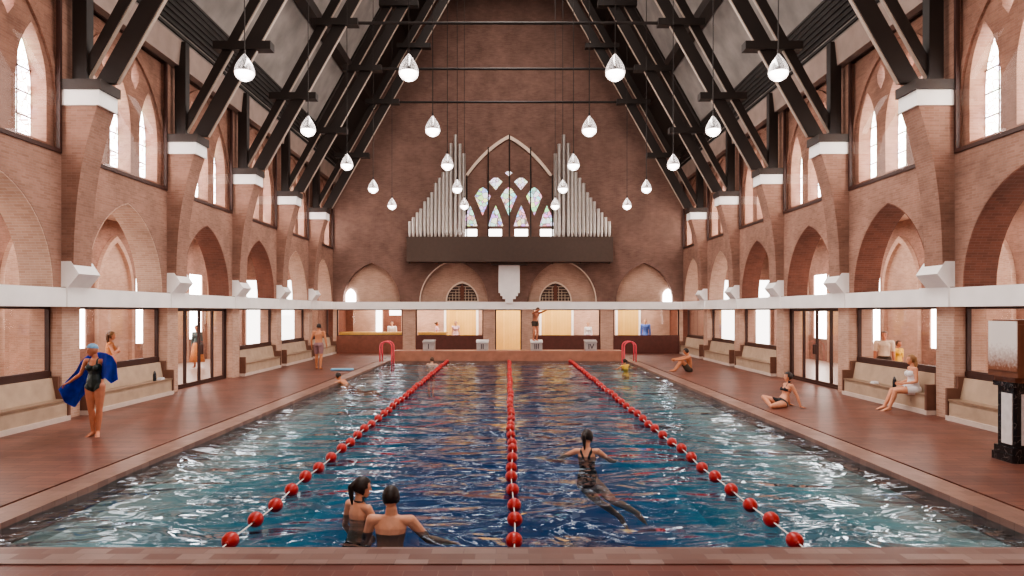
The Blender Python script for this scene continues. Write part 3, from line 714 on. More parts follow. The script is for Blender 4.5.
# lobby back wall
w = MB(); w.box((-W-0.5, 39.5, 0), (W+0.5, 39.8, 3.2))
S(w.build('wall_lobby', 'brick_light'), 'pale brick back wall of the lobby', 'wall')
q = MB(); q.box((-W-0.5, BY+0.5, 2.9), (W+0.5, 39.8, 3.1)); S(q.build('ceiling_lobby', 'stone'), 'white ceiling of the lobby', 'ceiling')
for s in (-1, 1):
    q = MB(); q.box((s*(W+0.0), BY+0.5, 0), (s*(W+0.5), 39.6, 3.0)); S(q.build('wall_lobby_%s' % ('left' if s < 0 else 'right'), 'brick_dark'), 'brick side wall at the %s end of the lobby' % ('left' if s < 0 else 'right'), 'wall')
def lx(px): return (px-508.7)*39.5/692
def panel(nm, x0, x1, z0, z1, mat, label, cat):
    q = MB(); q.box((lx(x0), 39.42, z0), (lx(x1), 39.5, z1)); return q.build(nm, mat)
for n_, (x0, x1, l_) in enumerate(((446, 478, 'behind the inner left lobby window'), (541, 573, 'behind the inner right lobby window'), (617, 640, 'behind the far right lobby window'), (494, 524, 'behind the middle glass door'))):
    t = thing('door_%d' % (4+n_), 'pale yellow boarded door in a white frame %s' % l_, 'door', (lx((x0+x1)/2), 39.45, 0), kind='structure', world=True)
    q = MB(); q.box((lx(x0), 39.40, 0.02), (lx(x1), 39.46, 2.85)); q.build('leaf', 'yellow', t)
    q = MB()
    for x in (x0, x1): q.box((lx(x)-0.06, 39.36, 0), (lx(x)+0.06, 39.5, 2.88))
    q.build('frame', 'stone', t)
for x0, x1 in ((336, 354), (384, 402)):
    q = MB(); q.box((lx(x0), 39.44, 0), (lx(x1), 39.49, 2.88)); S(q.build(tname(), 'brick_dark'), 'darker brick strip on the lobby wall, %s' % ('left end' if x0 < 350 else 'behind the receptionist'), 'wall strip')
q = MB(); q.box((lx(390.5), 39.38, bz(316)+0.02), (lx(402), 39.42, 2.88)); S(q.build(wname(), 'sky_win2'), 'small bright window high behind the receptionist', 'window')
q = MB(); q.box((lx(377), 39.40, 0.0), (lx(383), 39.44, 2.88)); S(q.build(wname(), 'sky_win2'), 'narrow bright vertical window behind the far left lobby window', 'window')

# ------------------------------------------------------------------ organ
t = thing('pipe_organ', 'wall-mounted pipe organ with silver pipes rising from a dark case', 'organ', (0.02, 36.0, 4.8), world=True)
def ox(p): return (390+p/3.6-508.0)*35.8/692
def oz(p): return CAMH-(110+p/3.6-311)*35.8/692
q = MB(); q.box((ox(62), 35.5, oz(548)), (ox(800), BY, oz(458))); q.build('case', 'case', t, bevel=0.02)
q = MB()
for px_ in (70, 175, 275, 585, 685, 790): q.box((ox(px_)-0.03, 35.7, oz(548)-0.1), (ox(px_)+0.03, 35.9, oz(548)))
q.build('bracket', 'case', t)
q = MB(); q.box((bx(492), 35.9, oz(548)-0.12), (bx(528), BY, oz(548)-0.003)); q.build('lower_ledge', 'case', t)
pl = [(70,400),(83,385),(97,368),(110,354),(124,328),(137,314),(149,295),(163,262),(177,243),(191,222),(204,155),(218,118),(235,87),(251,120),(265,155)]
for mir in (0, 1):
    for j, (px_, tp) in enumerate(pl):
        x = px_ if not mir else 861-px_
        wpx = 12.5 if j < 7 else 14
        r = (ox(x+wpx/2)-ox(x-wpx/2))/2*0.95
        cx_, cy_ = ox(x), 35.95
        z0, z1 = oz(458), oz(tp)
        q = MB(); q.lathe([(0.0, z0), (r*0.55, z0), (r, z0+0.28), (r, z1), (r*0.88, z1), (r*0.88, z1-0.12), (0, z1-0.12)], (cx_, cy_, 0), n=14)
        q.box((cx_-r*0.45, cy_-r*1.06, z0+0.36), (cx_+r*0.45, cy_-r*0.9, z0+0.44))
        q.build('pipe', 'pipe', t, smooth=False)
for j, px_ in enumerate((275, 353, 430, 507, 586)):
    q = MB(); tp = [12.0, 13.2, 14.4, 13.2, 12.0][j]
    top = [9.35, 10.8, 11.45, 10.8, 9.35][j]
    q.cyl((ox(px_), 36.1, oz(458)), (ox(px_), 36.1, top), 0.035, n=6); q.build('support_rod', 'steel', t)

# ------------------------------------------------------------------ pendants
def mk_lampglass():
    m, nt, out = newmat('lamp_glass')
    t_ = N(nt, 'ShaderNodeBsdfTransparent'); t_.inputs[0].default_value = (0.93, 0.86, 0.84, 1)
    g = N(nt, 'ShaderNodeBsdfGlossy'); g.inputs['Roughness'].default_value = 0.04
    lw = N(nt, 'ShaderNodeLayerWeight'); lw.inputs[0].default_value = 0.55
    e = N(nt, 'ShaderNodeEmission'); e.inputs[0].default_value = (1, 0.9, 0.86, 1); e.inputs[1].default_value = 0.5
    ad = N(nt, 'ShaderNodeAddShader'); nt.links.new(g.outputs[0], ad.inputs[0]); nt.links.new(e.outputs[0], ad.inputs[1])
    mx = N(nt, 'ShaderNodeMixShader'); nt.links.new(lw.outputs['Facing'], mx.inputs[0]); nt.links.new(t_.outputs[0], mx.inputs[1]); nt.links.new(ad.outputs[0], mx.inputs[2])
    nt.links.new(mx.outputs[0], out.inputs[0]); return m
M['lamp_glass'] = mk_lampglass()
def lamp_profile(n=18, rmax=0.205, h=0.57):
    pr = []
    for i in range(n+1):
        a = math.pi*i/n            # teardrop
        z = -h/2*math.cos(a); r = rmax*math.sin(a)*(math.sin(a/2 + math.pi/2)**1.15 if a > 0 else 1)*1.32
        pr.append((max(r, 0.0015), z))
    return pr
rows = [('outer left', -5.31), ('inner left', -2.0), ('inner right', 2.16), ('outer right', 5.45)]
proto = None
for r_, x in rows:
    for i in range(5):
        y = 13.95 + D*i
        if proto is None:
            t = thing('pendant_lamp', '', 'pendant lamp', (x, y, 7.17))
            q = MB(); q.lathe(lamp_profile(), n=20); q.build('glass_shade', 'lamp_glass', t, smooth=True)
            prf = [(r*0.97, z) for r, z in lamp_profile(24) if z < -0.08]; prf.append((0.001, prf[-1][1]))
            q = MB(); q.lathe(prf, n=20); q.build('glowing_base', 'pink_lamp', t, smooth=True)
            q = MB(); q.lathe([(0.001, 0.36), (0.02, 0.35), (0.028, 0.27), (0.001, 0.26)], n=10); q.build('cap', 'steel', t)
            q = MB(); q.cyl((0, 0, 0.3), (0, 0, 9.0), 0.012, n=6); q.build('cable', 'steel', t)
            proto = t
        else: t = copy_tree(proto); t.location = (x, y, 7.17)
        t['label'] = 'teardrop glass pendant lamp, %s from the camera in the %s row' % (ORD[i], r_)
        t['group'] = 'teardrop pendant lamps'
        cab = [c for c in t.children if c.name.startswith('cable')][0]
        cab.data = cab.data.copy(); cab.location = (0, 0, 0); s_ = (9.4+(W-abs(x))*1.778-7.2-0.3)/8.7
        for v in cab.data.vertices:
            if v.co.z > 1: v.co.z = 0.3+8.7*s_

# ------------------------------------------------------------------ lane ropes
rope_l = {-2.74: 'left lane rope of red floats on a white line', 0.06: 'middle lane rope of red floats on a white line', 2.83: 'right lane rope of red floats on a white line'}
for x, lab in rope_l.items():
    t = thing('lane_rope', lab, 'lane rope', (x, 19.7, WZ), group='lane ropes')
    q = MB(); q.tube([(0.015*math.sin(k*0.7), PY0-19.7+0.02+(PY1-PY0-0.04)*k/60, 0.04+0.012*math.sin(k*1.3)) for k in range(61)], 0.008, n=6); q.build('line', 'rope', t)
    fm = None; y = PY0+0.26-19.7; k = 0
    while y < PY1-19.7-0.2:
        if fm is None:
            q = MB(); q.lathe([(0.02, -0.085), (0.045, -0.075), (0.068, -0.055), (0.082, -0.02), (0.082, 0.02), (0.068, 0.055), (0.045, 0.075), (0.02, 0.085)], n=16, axis='y')
            q.lathe([(0.02, -0.085), (0.013, -0.12), (0.013, 0.12), (0.02, 0.085)], n=10, axis='y')
            o = q.build('float', 'float', t, smooth=True); fm = o
        else:
            o = fm.copy(); C.objects.link(o); o.parent = t
        o.location = (0.015*math.sin(k*1.1), y, 0.045+0.015*math.sin(k*2.1)); o.rotation_euler = (0.1*math.sin(k*3.3), 0, 0.18*math.sin(k*1.7))
        y += 0.645; k += 1

# ------------------------------------------------------------------ starting blocks
for num, x in (('I', -3.80), ('II', -1.23), ('III', 1.37), ('IV', 3.97)):
    t = thing('starting_block', 'grey starting block with the Roman numeral %s on its front' % num, 'starting block', (x*0.975, 32.5, 0.40), group='starting blocks')
    q = MB(); q.prism([(-0.24, 0), (0.30, 0), (0.30, 0.44), (-0.24, 0.37)], -0.27, 0.27, lambda u, v, w: (w, u, v)); q.build('body', 'block', t, bevel=0.012)
    q = MB(); q.prism([(-0.27, 0.37), (0.33, 0.44), (0.33, 0.50), (-0.27, 0.43)], -0.29, 0.29, lambda u, v, w: (w, u, v)); q.build('top', 'block_top' if num in ('II', 'III') else 'block', t)
    cu = bpy.data.curves.new('numeral', 'FONT'); cu.body = num; cu.size = 0.33; cu.align_x = 'CENTER'; cu.align_y = 'CENTER'; cu.extrude = 0.004; cu.offset = 0.006
    tmp = bpy.data.objects.new('tmp', cu); C.objects.link(tmp); dg = bpy.context.evaluated_depsgraph_get()
    me = bpy.data.meshes.new_from_object(tmp.evaluated_get(dg)); bpy.data.objects.remove(tmp)
    me.transform(Matrix.Translation((0, -0.246, 0.185)) @ Matrix.Rotation(R(90), 4, 'X')); me.materials.clear()
    link('numeral', me, 'numeral', t)

# ------------------------------------------------------------------ ladders
for sx, side in ((-1, 'left'), (1, 'right')):
    t = thing('pool_ladder', 'pink-red pool ladder at the far %s corner of the pool' % side, 'pool ladder', (sx*5.35, 30.7, 0), group='pool ladders')
    for y in (-0.28, 0.28):
        pts = [(sx*0.28, y, 0.0), (sx*0.28, y, 0.55)]
        for k in range(9):
            a = math.pi*k/8; pts.append((sx*(0.02+0.26*math.cos(a)), y, 0.68+0.22*math.sin(a)))
        pts += [(-sx*0.24, y, 0.3), (-sx*0.24, y, -0.9)]
        q = MB(); q.tube(pts, 0.032, n=10); q.build('rail', 'ladder', t, smooth=True)
    for z in (-0.25, -0.55, -0.85):
        q = MB(); q.box((-sx*0.28, -0.28, z-0.02), (-sx*0.20, 0.28, z+0.02)); q.build('step', 'ladder', t)

# ------------------------------------------------------------------ pedestal with font
t = thing('stone_pedestal', 'black marble pedestal with a white inset panel at the right edge', 'pedestal', (7.62, 10.6, 0), world=True)
def oct_(cx, cy, h, c=0.28): return [(cx-h, cy-h+c*h), (cx-h+c*h, cy-h), (cx+h-c*h, cy-h), (cx+h, cy-h+c*h), (cx+h, cy+h-c*h), (cx+h-c*h, cy+h), (cx-h+c*h, cy+h), (cx-h, cy+h-c*h)]
fz = lambda u, v, w: (u, v, w)
def cbox(x0, y0, x1, y1, c=0.03): return [(x0, y0+c), (x0+c, y0), (x1-c, y0), (x1, y0+c), (x1, y1-c), (x1-c, y1), (x0+c, y1), (x0, y1-c)]
q = MB()
q.prism(cbox(7.43, 10.17, 8.25, 10.66), 0, 0.12, fz); q.prism(cbox(7.45, 10.19, 8.23, 10.64), 0.12, 0.22, fz)
q.prism(cbox(7.49, 10.22, 8.19, 10.61), 0.22, 1.12, fz); q.prism(cbox(7.45, 10.17, 8.23, 10.66), 1.12, 1.19, fz)
q.build('shaft', 'black_marble', t)
q = MB(); q.box((7.478, 10.27, 0.26), (7.489, 10.49, 1.02)); q.build('side_panel', 'white_marble', t)
q = MB(); q.box((7.58, 10.21, 0.26), (8.10, 10.219, 1.02)); q.build('front_panel', 'white_marble', t)
t = thing('copper_font', 'brown copper block with a white sheen painted on its side standing on the black pedestal', 'font', (7.85, 10.4, 1.19), world=True)
q = MB(); q.prism(cbox(7.46, 10.12, 8.24, 10.68, 0.06), 1.19, 1.27, fz); q.prism(cbox(7.41, 10.04, 8.28, 10.70, 0.02), 1.27, 2.05, fz)
q.prism(cbox(7.45, 10.12, 8.2, 10.66, 0.02), 2.05, 2.12, fz); q.build('body', 'copper', t)
q = MB(); q.box((7.398, 10.06, 1.36), (7.409, 10.66, 2.10)); q.build('sheen_panel', 'font_sheen', t)

# ------------------------------------------------------------------ small things
def bottle(x, y, z, label):
    t = thing('water_bottle', label, 'bottle', (x, y, z))
    q = MB(); q.lathe([(0.001, 0), (0.04, 0), (0.042, 0.01), (0.042, 0.15), (0.036, 0.165), (0.042, 0.18), (0.038, 0.19), (0.03, 0.2), (0.001, 0.2)], n=16); q.build('body', 'bottle', t, smooth=True)
    q = MB(); q.lathe([(0.03, 0.2), (0.032, 0.235), (0.02, 0.24), (0.012, 0.26), (0.001, 0.262)], n=12); q.build('cap', 'bottle_cap', t)
bottle(-9.14, 17.9, 0.44, 'dark sports bottle standing on the left bench before the doors')
bottle(9.13, 16.35, 0.44, 'dark sports bottle beside the seated woman on the right bench')
for (x, y, l) in ((-9.16, 18.25, 'small white folded cloth beside the bottle on the left bench'), (9.16, 17.3, 'small white folded cloth at the far end of the seated womans bench'), (9.15, 23.95, 'white rolled towel on the bench just beyond the right doors')):
    q = MB()
    for kk in range(3): q.box((x-0.06+0.006*kk, y-0.10+0.01*kk, 0.44+0.018*kk), (x+0.06, y+0.10-0.008*kk, 0.456+0.018*kk))
    tag(q.build('folded_cloth', 'white_cloth', bevel=0.004), l, 'cloth')
q = MB()
kb = []
for k in range(13):
    a = math.pi*k/12 - math.pi/2; kb.append((0.30+0.15*math.cos(a), 0.15*math.sin(a)*1.25))
kb += [(-0.36, 0.18), (-0.38, 0.15), (-0.38, -0.15), (-0.36, -0.18)]
q.prism(kb, 0.0, 0.05, lambda u, v, w: (u-6.30, v+26.2, w+0.02))
tag(q.build('kickboard', 'kickboard'), 'light blue kickboard lying on the deck by the left pool edge', 'kickboard')

# ------------------------------------------------------------------ people
def sph(bm, c, rad, B, sub=2):
    r = bmesh.ops.create_icosphere(bm, subdivisions=sub, radius=1.0)
    for v in r['verts']:
        v.co = c + B @ Vector((v.co.x*rad[0], v.co.y*rad[1], v.co.z*rad[2]))
    return r['verts']
def hull(bm, e0, e1):
    b1 = bmesh.new(); sph(b1, *e0); sph(b1, *e1)
    pts = [v.co.copy() for v in b1.verts]; b1.free()
    b2 = bmesh.new()
    for p in pts: b2.verts.new(p)
    bmesh.ops.convex_hull(b2, input=b2.verts, use_existing_faces=False)
    loose = [v for v in b2.verts if not v.link_faces]
    for v in loose: b2.verts.remove(v)
    me = bpy.data.meshes.new('t'); b2.to_mesh(me); b2.free(); bm.from_mesh(me); bpy.data.meshes.remove(me)
I3 = Matrix.Identity(3)
def frame(up, fwd):
    z = Vector(up).normalized(); y = Vector(fwd); y = (y - z*y.dot(z))
    y = y.normalized() if y.length > 1e-4 else z.orthogonal().normalized()
    x = y.cross(z); return Matrix((x, y, z)).transposed()
def remesh(bm, voxel, smooth=3):
    me = bpy.data.meshes.new('t'); bm.to_mesh(me); bm.free()
    o = bpy.data.objects.new('t', me); C.objects.link(o)
    m = o.modifiers.new('r', 'REMESH'); m.mode = 'VOXEL'; m.voxel_size = voxel
    m2 = o.modifiers.new('s', 'SMOOTH'); m2.factor = 0.5; m2.iterations = smooth
    dg = bpy.context.evaluated_depsgraph_get(); r = bpy.data.meshes.new_from_object(o.evaluated_get(dg))
    bpy.data.objects.remove(o); bpy.data.meshes.remove(me)
    for p in r.polygons: p.use_smooth = True
    return r
def person(label, loc, head, pose, skin='skin_tan', h=1.75, male=True, hair='hair_dark', hairstyle='short', clothes=(), voxel=0.011, name='person'):
    """pose vectors are in the person's frame: +x their right, +y forward, +z up. loc is the pelvis position."""
    k = h/1.75
    V = lambda p: Vector(p)
    P = dict(spine=(0,0,1), chest=(0,0,1), neck=(0,0,1), face=(0,1,0), fwd=(0,1,0),
             armR=((0.12,0,-1),(0.05,0.1,-1),(0,0.1,-1)), armL=((-0.12,0,-1),(-0.05,0.1,-1),(0,0.1,-1)),
             legR=((0.03,0,-1),(0,0,-1),(0.1,1,-0.25)), legL=((-0.03,0,-1),(0,0,-1),(-0.1,1,-0.25)), curl=0.35)
    P.update(pose)
    U = lambda d: Vector(d).normalized()
    bm = bmesh.new(); J = {}
    pel = Vector((0,0,0)); sp = U(P['spine']); ch = U(P['chest']); fw = Vector(P['fwd'])
    Bp = frame(sp, fw); Bc = frame(ch, fw)
    if 'hips' in P: Bp = frame(P['hips'], fw)
    mid = pel + sp*0.20*k; nb = mid + ch*0.30*k
    f_ = 1.0 if male else 0.9
    hipw = 0.155 if male else 0.168; wst = 0.135 if male else 0.112; chw = 0.165 if male else 0.138; shw = 0.195 if male else 0.165
    sc = lambda *a: tuple(x*k for x in a)
    E = lambda c, r, B, s=2: (c, sc(*r), B, s)
    pelc = pel + Bp @ Vector((0, -0.005, 0.0))*k
    hull(bm, E(pelc+Bp@Vector((0,0,-0.02))*k, (hipw, 0.105, 0.075), Bp), E(pel+sp*0.10*k, (hipw*0.9, 0.098, 0.07), Bp))
    hull(bm, E(pel+sp*0.08*k, (hipw*0.9, 0.098, 0.07), Bp), E(mid, (wst, 0.085 if male else 0.075, 0.06), Bc))
    hull(bm, E(mid, (wst, 0.085 if male else 0.075, 0.06), Bc), E(mid+ch*0.16*k, (chw, 0.105*f_, 0.09), Bc))
    hull(bm, E(mid+ch*0.16*k, (chw, 0.105*f_, 0.09), Bc), E(nb-ch*0.045*k, (chw*0.82, 0.072, 0.045), Bc))
    hull(bm, E(nb-ch*0.04*k, (0.085, 0.06, 0.035), Bc), E(nb+ch*0.01*k, (0.055, 0.05, 0.03), Bc))
    for s in (-1, 1):   # glutes, bust
        sphv = sph(bm, pel + Bp@Vector((s*0.075, -0.055, -0.035))*k, sc(0.085, 0.075, 0.085), Bp)
        if not male: sph(bm, mid+ch*0.125*k+Bc@Vector((s*0.068, 0.075, 0))*k, sc(0.058, 0.055, 0.058), Bc)
        else: sph(bm, mid+ch*0.17*k+Bc@Vector((s*0.07, 0.055, 0))*k, sc(0.075, 0.05, 0.06), Bc)
    bones = [('abd', pel, mid, 0.13), ('chest', mid, nb, 0.13)]
    def ball(p, r): return (p, (r*k,)*3, I3, 2)
    for side, s, key in (('R', 1, 'armR'), ('L', -1, 'armL')):
        d1, d2, d3 = [U(d) for d in P[key]]
        sh = nb - ch*0.055*k + Bc@Vector((s*shw, -0.005, P.get('shrug', 0)))*k
        el = sh + d1*0.285*k; wr = el + d2*0.245*k
        ra = (0.060, 0.052, 0.042, 0.044, 0.029) if male else (0.048, 0.042, 0.035, 0.036, 0.025)
        hull(bm, (nb-ch*0.05*k+Bc@Vector((s*0.07,0,0))*k, sc(0.05, 0.05, 0.035), Bc, 2), ball(sh, ra[0]))
        hull(bm, ball(sh, ra[0]), ball(sh.lerp(el, 0.45), ra[1])); hull(bm, ball(sh.lerp(el, 0.45), ra[1]), ball(el, ra[2]))
        hull(bm, ball(el, ra[2]), ball(el.lerp(wr, 0.3), ra[3])); hull(bm, ball(el.lerp(wr, 0.3), ra[3]), ball(wr, ra[4]))
        # hand
        pn = Vector(P.get('palm'+side, (-s*1, 0, 0))) if 'palm'+side in P else (Vector((-s, 0, 0)) if abs(d3.x) < 0.7 else Vector((0, 0, -1)))
        Bh = frame(d3, pn)   # z along hand, y palm normal, x across
        across = Bh@Vector((1,0,0))
        pc = wr + d3*0.075*k
        hull(bm, (wr+d3*0.01*k, sc(0.025, 0.016, 0.02), Bh, 2), (pc, sc(0.040, 0.015, 0.025), Bh, 2))
        cu = P['curl']
        for j, (ox_, L) in enumerate(((-0.030, 0.062), (-0.010, 0.072), (0.010, 0.068), (0.029, 0.052))):
            b0 = pc + across*ox_*k + d3*0.012*k
            spread = across*(ox_*2.5)
            dA = (d3 + Bh@Vector((0,1,0))*cu*0.5 + spread*0.6).normalized(); dB = (d3 + Bh@Vector((0,1,0))*cu*1.6 + spread*0.6).normalized()
            b1 = b0 + dA*L*0.62*k; b2 = b1 + dB*L*0.55*k
            hull(bm, (b0, sc(0.0095,)*3, I3, 1), (b1, sc(0.0085,)*3, I3, 1)); hull(bm, (b1, sc(0.0085,)*3, I3, 1), (b2, sc(0.007,)*3, I3, 1))
        ts = -1 if side == 'R' else 1
        if 'thumb'+side in P: ts = P['thumb'+side]
        tb = wr + d3*0.03*k + across*ts*0.025*k
        t1 = tb + (d3*0.6+across*ts*0.8+Bh@Vector((0,0.35,0))).normalized()*0.04*k; t2 = t1 + (d3+across*ts*0.25+Bh@Vector((0,0.4,0))).normalized()*0.03*k
        hull(bm, (tb, sc(0.013,)*3, I3, 1), (t1, sc(0.0105,)*3, I3, 1)); hull(bm, (t1, sc(0.0105,)*3, I3, 1), (t2, sc(0.008,)*3, I3, 1))
        bones += [('uarm'+side, sh, el, ra[1]), ('farm'+side, el, wr, ra[4]), ('hand'+side, wr, wr+d3*0.17*k, 0.02)]
        J['wr'+side] = wr; J['sh'+side] = sh; J['el'+side] = el; J['hand'+side] = wr+d3*0.09*k
    for side, s, key in (('R', 1, 'legR'), ('L', -1, 'legL')):
        d1, d2, d3 = [U(d) for d in P[key]]
        hp = pel + Bp@Vector((s*0.088, 0, -0.035))*k
        kn = hp + d1*0.42*k; an = kn + d2*0.41*k
        rl = (0.095, 0.082, 0.058, 0.061, 0.038) if male else (0.100, 0.086, 0.056, 0.059, 0.036)
        hull(bm, ball(hp, rl[0]), ball(hp.lerp(kn, 0.45), rl[1])); hull(bm, ball(hp.lerp(kn, 0.45), rl[1]), ball(kn, rl[2]))
        calf = kn.lerp(an, 0.3) - (d3 - d2*d3.dot(d2)).normalized()*0.012*k
        hull(bm, ball(kn, rl[2]), ball(calf, rl[3])); hull(bm, ball(calf, rl[3]), ball(an, rl[4]))
        # foot: heel, arch, toes
        Bf = frame(d3.cross(d3.orthogonal()) if False else -d2 if abs(d3.dot(d2)) < 0.9 else (0,0,1), d3)
        dn = -(Bf@Vector((0,0,1)))
        heel = an + dn*0.045*k - d3*0.035*k; ball_ = an + d3*0.115*k + dn*0.052*k; toe = an + d3*0.175*k + dn*0.060*k
        hull(bm, ball(an, 0.036), (heel, sc(0.031, 0.033, 0.030), Bf, 2))
        hull(bm, ball(an+dn*0.01*k, 0.034), (ball_, sc(0.040, 0.03, 0.022), Bf, 2))
        hull(bm, (heel, sc(0.029, 0.03, 0.026), Bf, 2), (ball_, sc(0.040, 0.03, 0.022), Bf, 2))
        ax = Bf@Vector((1,0,0))
        for j in range(5):
            o_ = (j-2)*0.0155*(-s if False else 1); L = (0.055, 0.058, 0.052, 0.045, 0.036)[j if s < 0 else j]
            L = (0.036, 0.045, 0.052, 0.058, 0.060)[j] if s < 0 else (0.060, 0.058, 0.052, 0.045, 0.036)[j]
            b0 = ball_ + ax*o_*k*1.05; hull(bm, (b0, sc(0.011,)*3, I3, 1), (b0+d3*L*k+dn*0.006*k, sc(0.0095,)*3, I3, 1))
        bones += [('thigh'+side, hp, kn, rl[1]), ('shin'+side, kn, an, rl[3]), ('foot'+side, an, toe, 0.035)]
        J['kn'+side] = kn; J['an'+side] = an; J['toe'+side] = toe
    nk = U(P['neck']); hb = nb + nk*0.060*k
    Bh = frame(Vector(P['neck']) if 'headup' not in P else P['headup'], P['face'])
    hull(bm, E(nb-ch*0.01*k, (0.066*f_, 0.060*f_, 0.03), Bc), E(hb, (0.056*f_, 0.056*f_, 0.03), Bh))
    hc = hb + Bh@Vector((0, 0.022, 0.095))*k
    sph(bm, hc+Bh@Vector((0,-0.008,0.015))*k, sc(0.079, 0.098, 0.103), Bh, 3)
    sph(bm, hc+Bh@Vector((0,-0.030,-0.035))*k, sc(0.066, 0.060, 0.060), Bh, 2)
    hull(bm, (hc+Bh@Vector((0,0.022,-0.02))*k, sc(0.064, 0.066, 0.06), Bh, 2), (hc+Bh@Vector((0,0.050,-0.090))*k, sc(0.028, 0.028, 0.022), Bh, 2))
    hull(bm, (hc+Bh@Vector((0,0.088,0.010))*k, sc(0.009, 0.008, 0.01), Bh, 1), (hc+Bh@Vector((0,0.104,-0.030))*k, sc(0.015, 0.013, 0.010), Bh, 1))
    for a_, b_ in (((-0.02, 0.086, -0.058), (0.02, 0.086, -0.058)),): hull(bm, (hc+Bh@Vector(a_)*k, sc(0.008,)*3, I3, 1), (hc+Bh@Vector(b_)*k, sc(0.008,)*3, I3, 1))
    for s in (-1, 1): hull(bm, (hc+Bh@Vector((s*0.074,-0.005,0.012))*k, sc(0.010, 0.018, 0.018), Bh, 1), (hc+Bh@Vector((s*0.072,0.0,-0.028))*k, sc(0.008, 0.012, 0.014), Bh, 1))
    bones += [('neck', nb, hb, 0.05), ('head', hc-Bh@Vector((0,0,0.05))*k, hc+Bh@Vector((0,0,0.05))*k, 0.085)]
    me = remesh(bm, voxel*k)
    T = thing(name, label, 'person', loc, head)
    T['group'] = ''; del T['group']
    b = link('body', me, skin, T)
    J.update(hc=hc, Bh=Bh, nb=nb, mid=mid, Bc=Bc, Bp=Bp, pel=pel, k=k, T=T)
    # face details
    q = MB()
    for s in (-1, 1): q.bm.verts.ensure_lookup_table(); sph(q.bm, hc+Bh@Vector((s*0.030, 0.0835, 0.004))*k, sc(0.012, 0.006, 0.006), Bh, 1)
    q.build('eye', 'eye', T)
    q = MB(); sph(q.bm, hc+Bh@Vector((0, 0.094, -0.058))*k, sc(0.022, 0.006, 0.0065), Bh, 1); q.build('mouth', 'lips', T)
    # region lookups
    n = len(me.vertices); co = np.empty(n*3); me.vertices.foreach_get('co', co); co = co.reshape(-1, 3)
    best = np.full(n, 1e9); idx = np.zeros(n, int); tt = np.zeros(n)
    for bi, (nm, a, c, r) in enumerate(bones):
        a = np.array(a); c = np.array(c); d = c-a; tpar = ((co-a)@d)/(d@d); tc_ = np.clip(tpar, 0, 1)
        dist = np.linalg.norm(co-(a+tc_[:, None]*d), axis=1)-r*k
        mk = dist < best; best[mk] = dist[mk]; idx[mk] = bi; tt[mk] = tpar[mk]
    names = np.array([x[0] for x in bones])[idx]
    Bcn = np.array(Bc); Bpn = np.array(Bp)
    lc = (co-np.array(mid))@Bcn/k; lp = (co-np.array(pel))@Bpn/k; lh = (co-np.array(hc))@np.array(Bh)/k
    me.calc_loop_triangles()
    polys = [tuple(p.vertices) for p in me.polygons]
    nor = np.empty(n*3); me.vertices.foreach_get('normal', nor); nor = nor.reshape(-1, 3)
    def shell(nm, mat, mask, push, parent=T, extra=None, taper=None):
        keep = [p for p in polys if all(mask[v] for v in p)]
        used = sorted({v for p in keep for v in p}); mp = {v: i for i, v in enumerate(used)}
        pv = push if taper is None else None
        vs = [co[v] + nor[v]*(push if taper is None else taper[v]) for v in used]
        m = bpy.data.meshes.new(nm); m.from_pydata([tuple(v) for v in vs], [], [tuple(mp[v] for v in p) for p in keep])
        if extra:
            bmx = bmesh.new(); bmx.from_mesh(m); extra(bmx); bmx.to_mesh(m); bmx.free()
        for p in m.polygons: p.use_smooth = True
        return link(nm, m, mat, parent)
    tors = (names == 'abd') | (names == 'chest'); thR = names == 'thighR'; thL = names == 'thighL'; th = thR | thL
    glob = dict(names=names, t=tt, lc=lc, lp=lp, lh=lh, tors=tors, th=th)
    for c in clothes:
        kind, mat = c[0], c[1]; push = 0.006*k
        if kind == 'onepiece':
            lim = lc[:,2]
            m = (tors | th | np.isin(names, ['uarmR', 'uarmL'])) & (lp[:,2] > -0.135+np.abs(lp[:,0])*0.62) & (np.abs(lc[:,0]) < 0.175)
            front = lc[:,1] > 0
            top = np.where(front, (lc[:,2] < 0.165+np.clip(np.abs(lc[:,0])-0.03, 0, 1)*0.9) & (lc[:,2] < 0.20) | ((np.abs(lc[:,0]) > 0.058) & (np.abs(lc[:,0]) < 0.088) & (lc[:,2] < 0.31)), (lc[:,2] < 0.10) | ((np.abs(np.abs(lc[:,0]) - (0.02+(lc[:,2]-0.1)*0.4)) < 0.024) & (lc[:,2] < 0.31)))
            top = top & (np.abs(lc[:,0]) < 0.145 - np.clip(lc[:,2]-0.12, 0, 1)*0.35)
            m &= top
            shell('swimsuit', mat, m, push)
        elif kind == 'bikini':
            m = (tors | np.isin(names, ['uarmR', 'uarmL'])) & (lc[:,2] > 0.085) & (lc[:,2] < 0.185 - np.abs(np.abs(lc[:,0])-0.068)*0.8) & (lc[:,1] > 0.03) & (np.abs(lc[:,0]) < 0.15)
            band = tors & (np.abs(lc[:,2]-0.095) < 0.011)
            strap = (names != 'head') & (lc[:,2] > 0.15) & (lc[:,2] < 0.36) & (lc[:,1] > -0.01) & (np.abs(np.abs(lc[:,0])-(0.068-(lc[:,2]-0.15)*0.12)) < 0.011)
            neckb = ((names == 'neck') | tors) & (lc[:,1] <= 0.0) & (lc[:,2] > 0.292) & (lc[:,2] < 0.315)
            shell('bikini_top', mat, m | band | strap | neckb, push)
            m = (tors | th) & (lp[:,2] < 0.055) & (lp[:,2] > -0.13+np.abs(lp[:,0])*0.75)
            shell('bikini_bottom', mat, m, push)
        elif kind == 'trunks':
            L = c[2] if len(c) > 2 else 0.45
            m = ((names == 'abd') & (lp[:,2] < 0.06)) | (th & (tt < L))
            shell('trunks', mat, m, 0.012*k)
        elif kind == 'shirt':
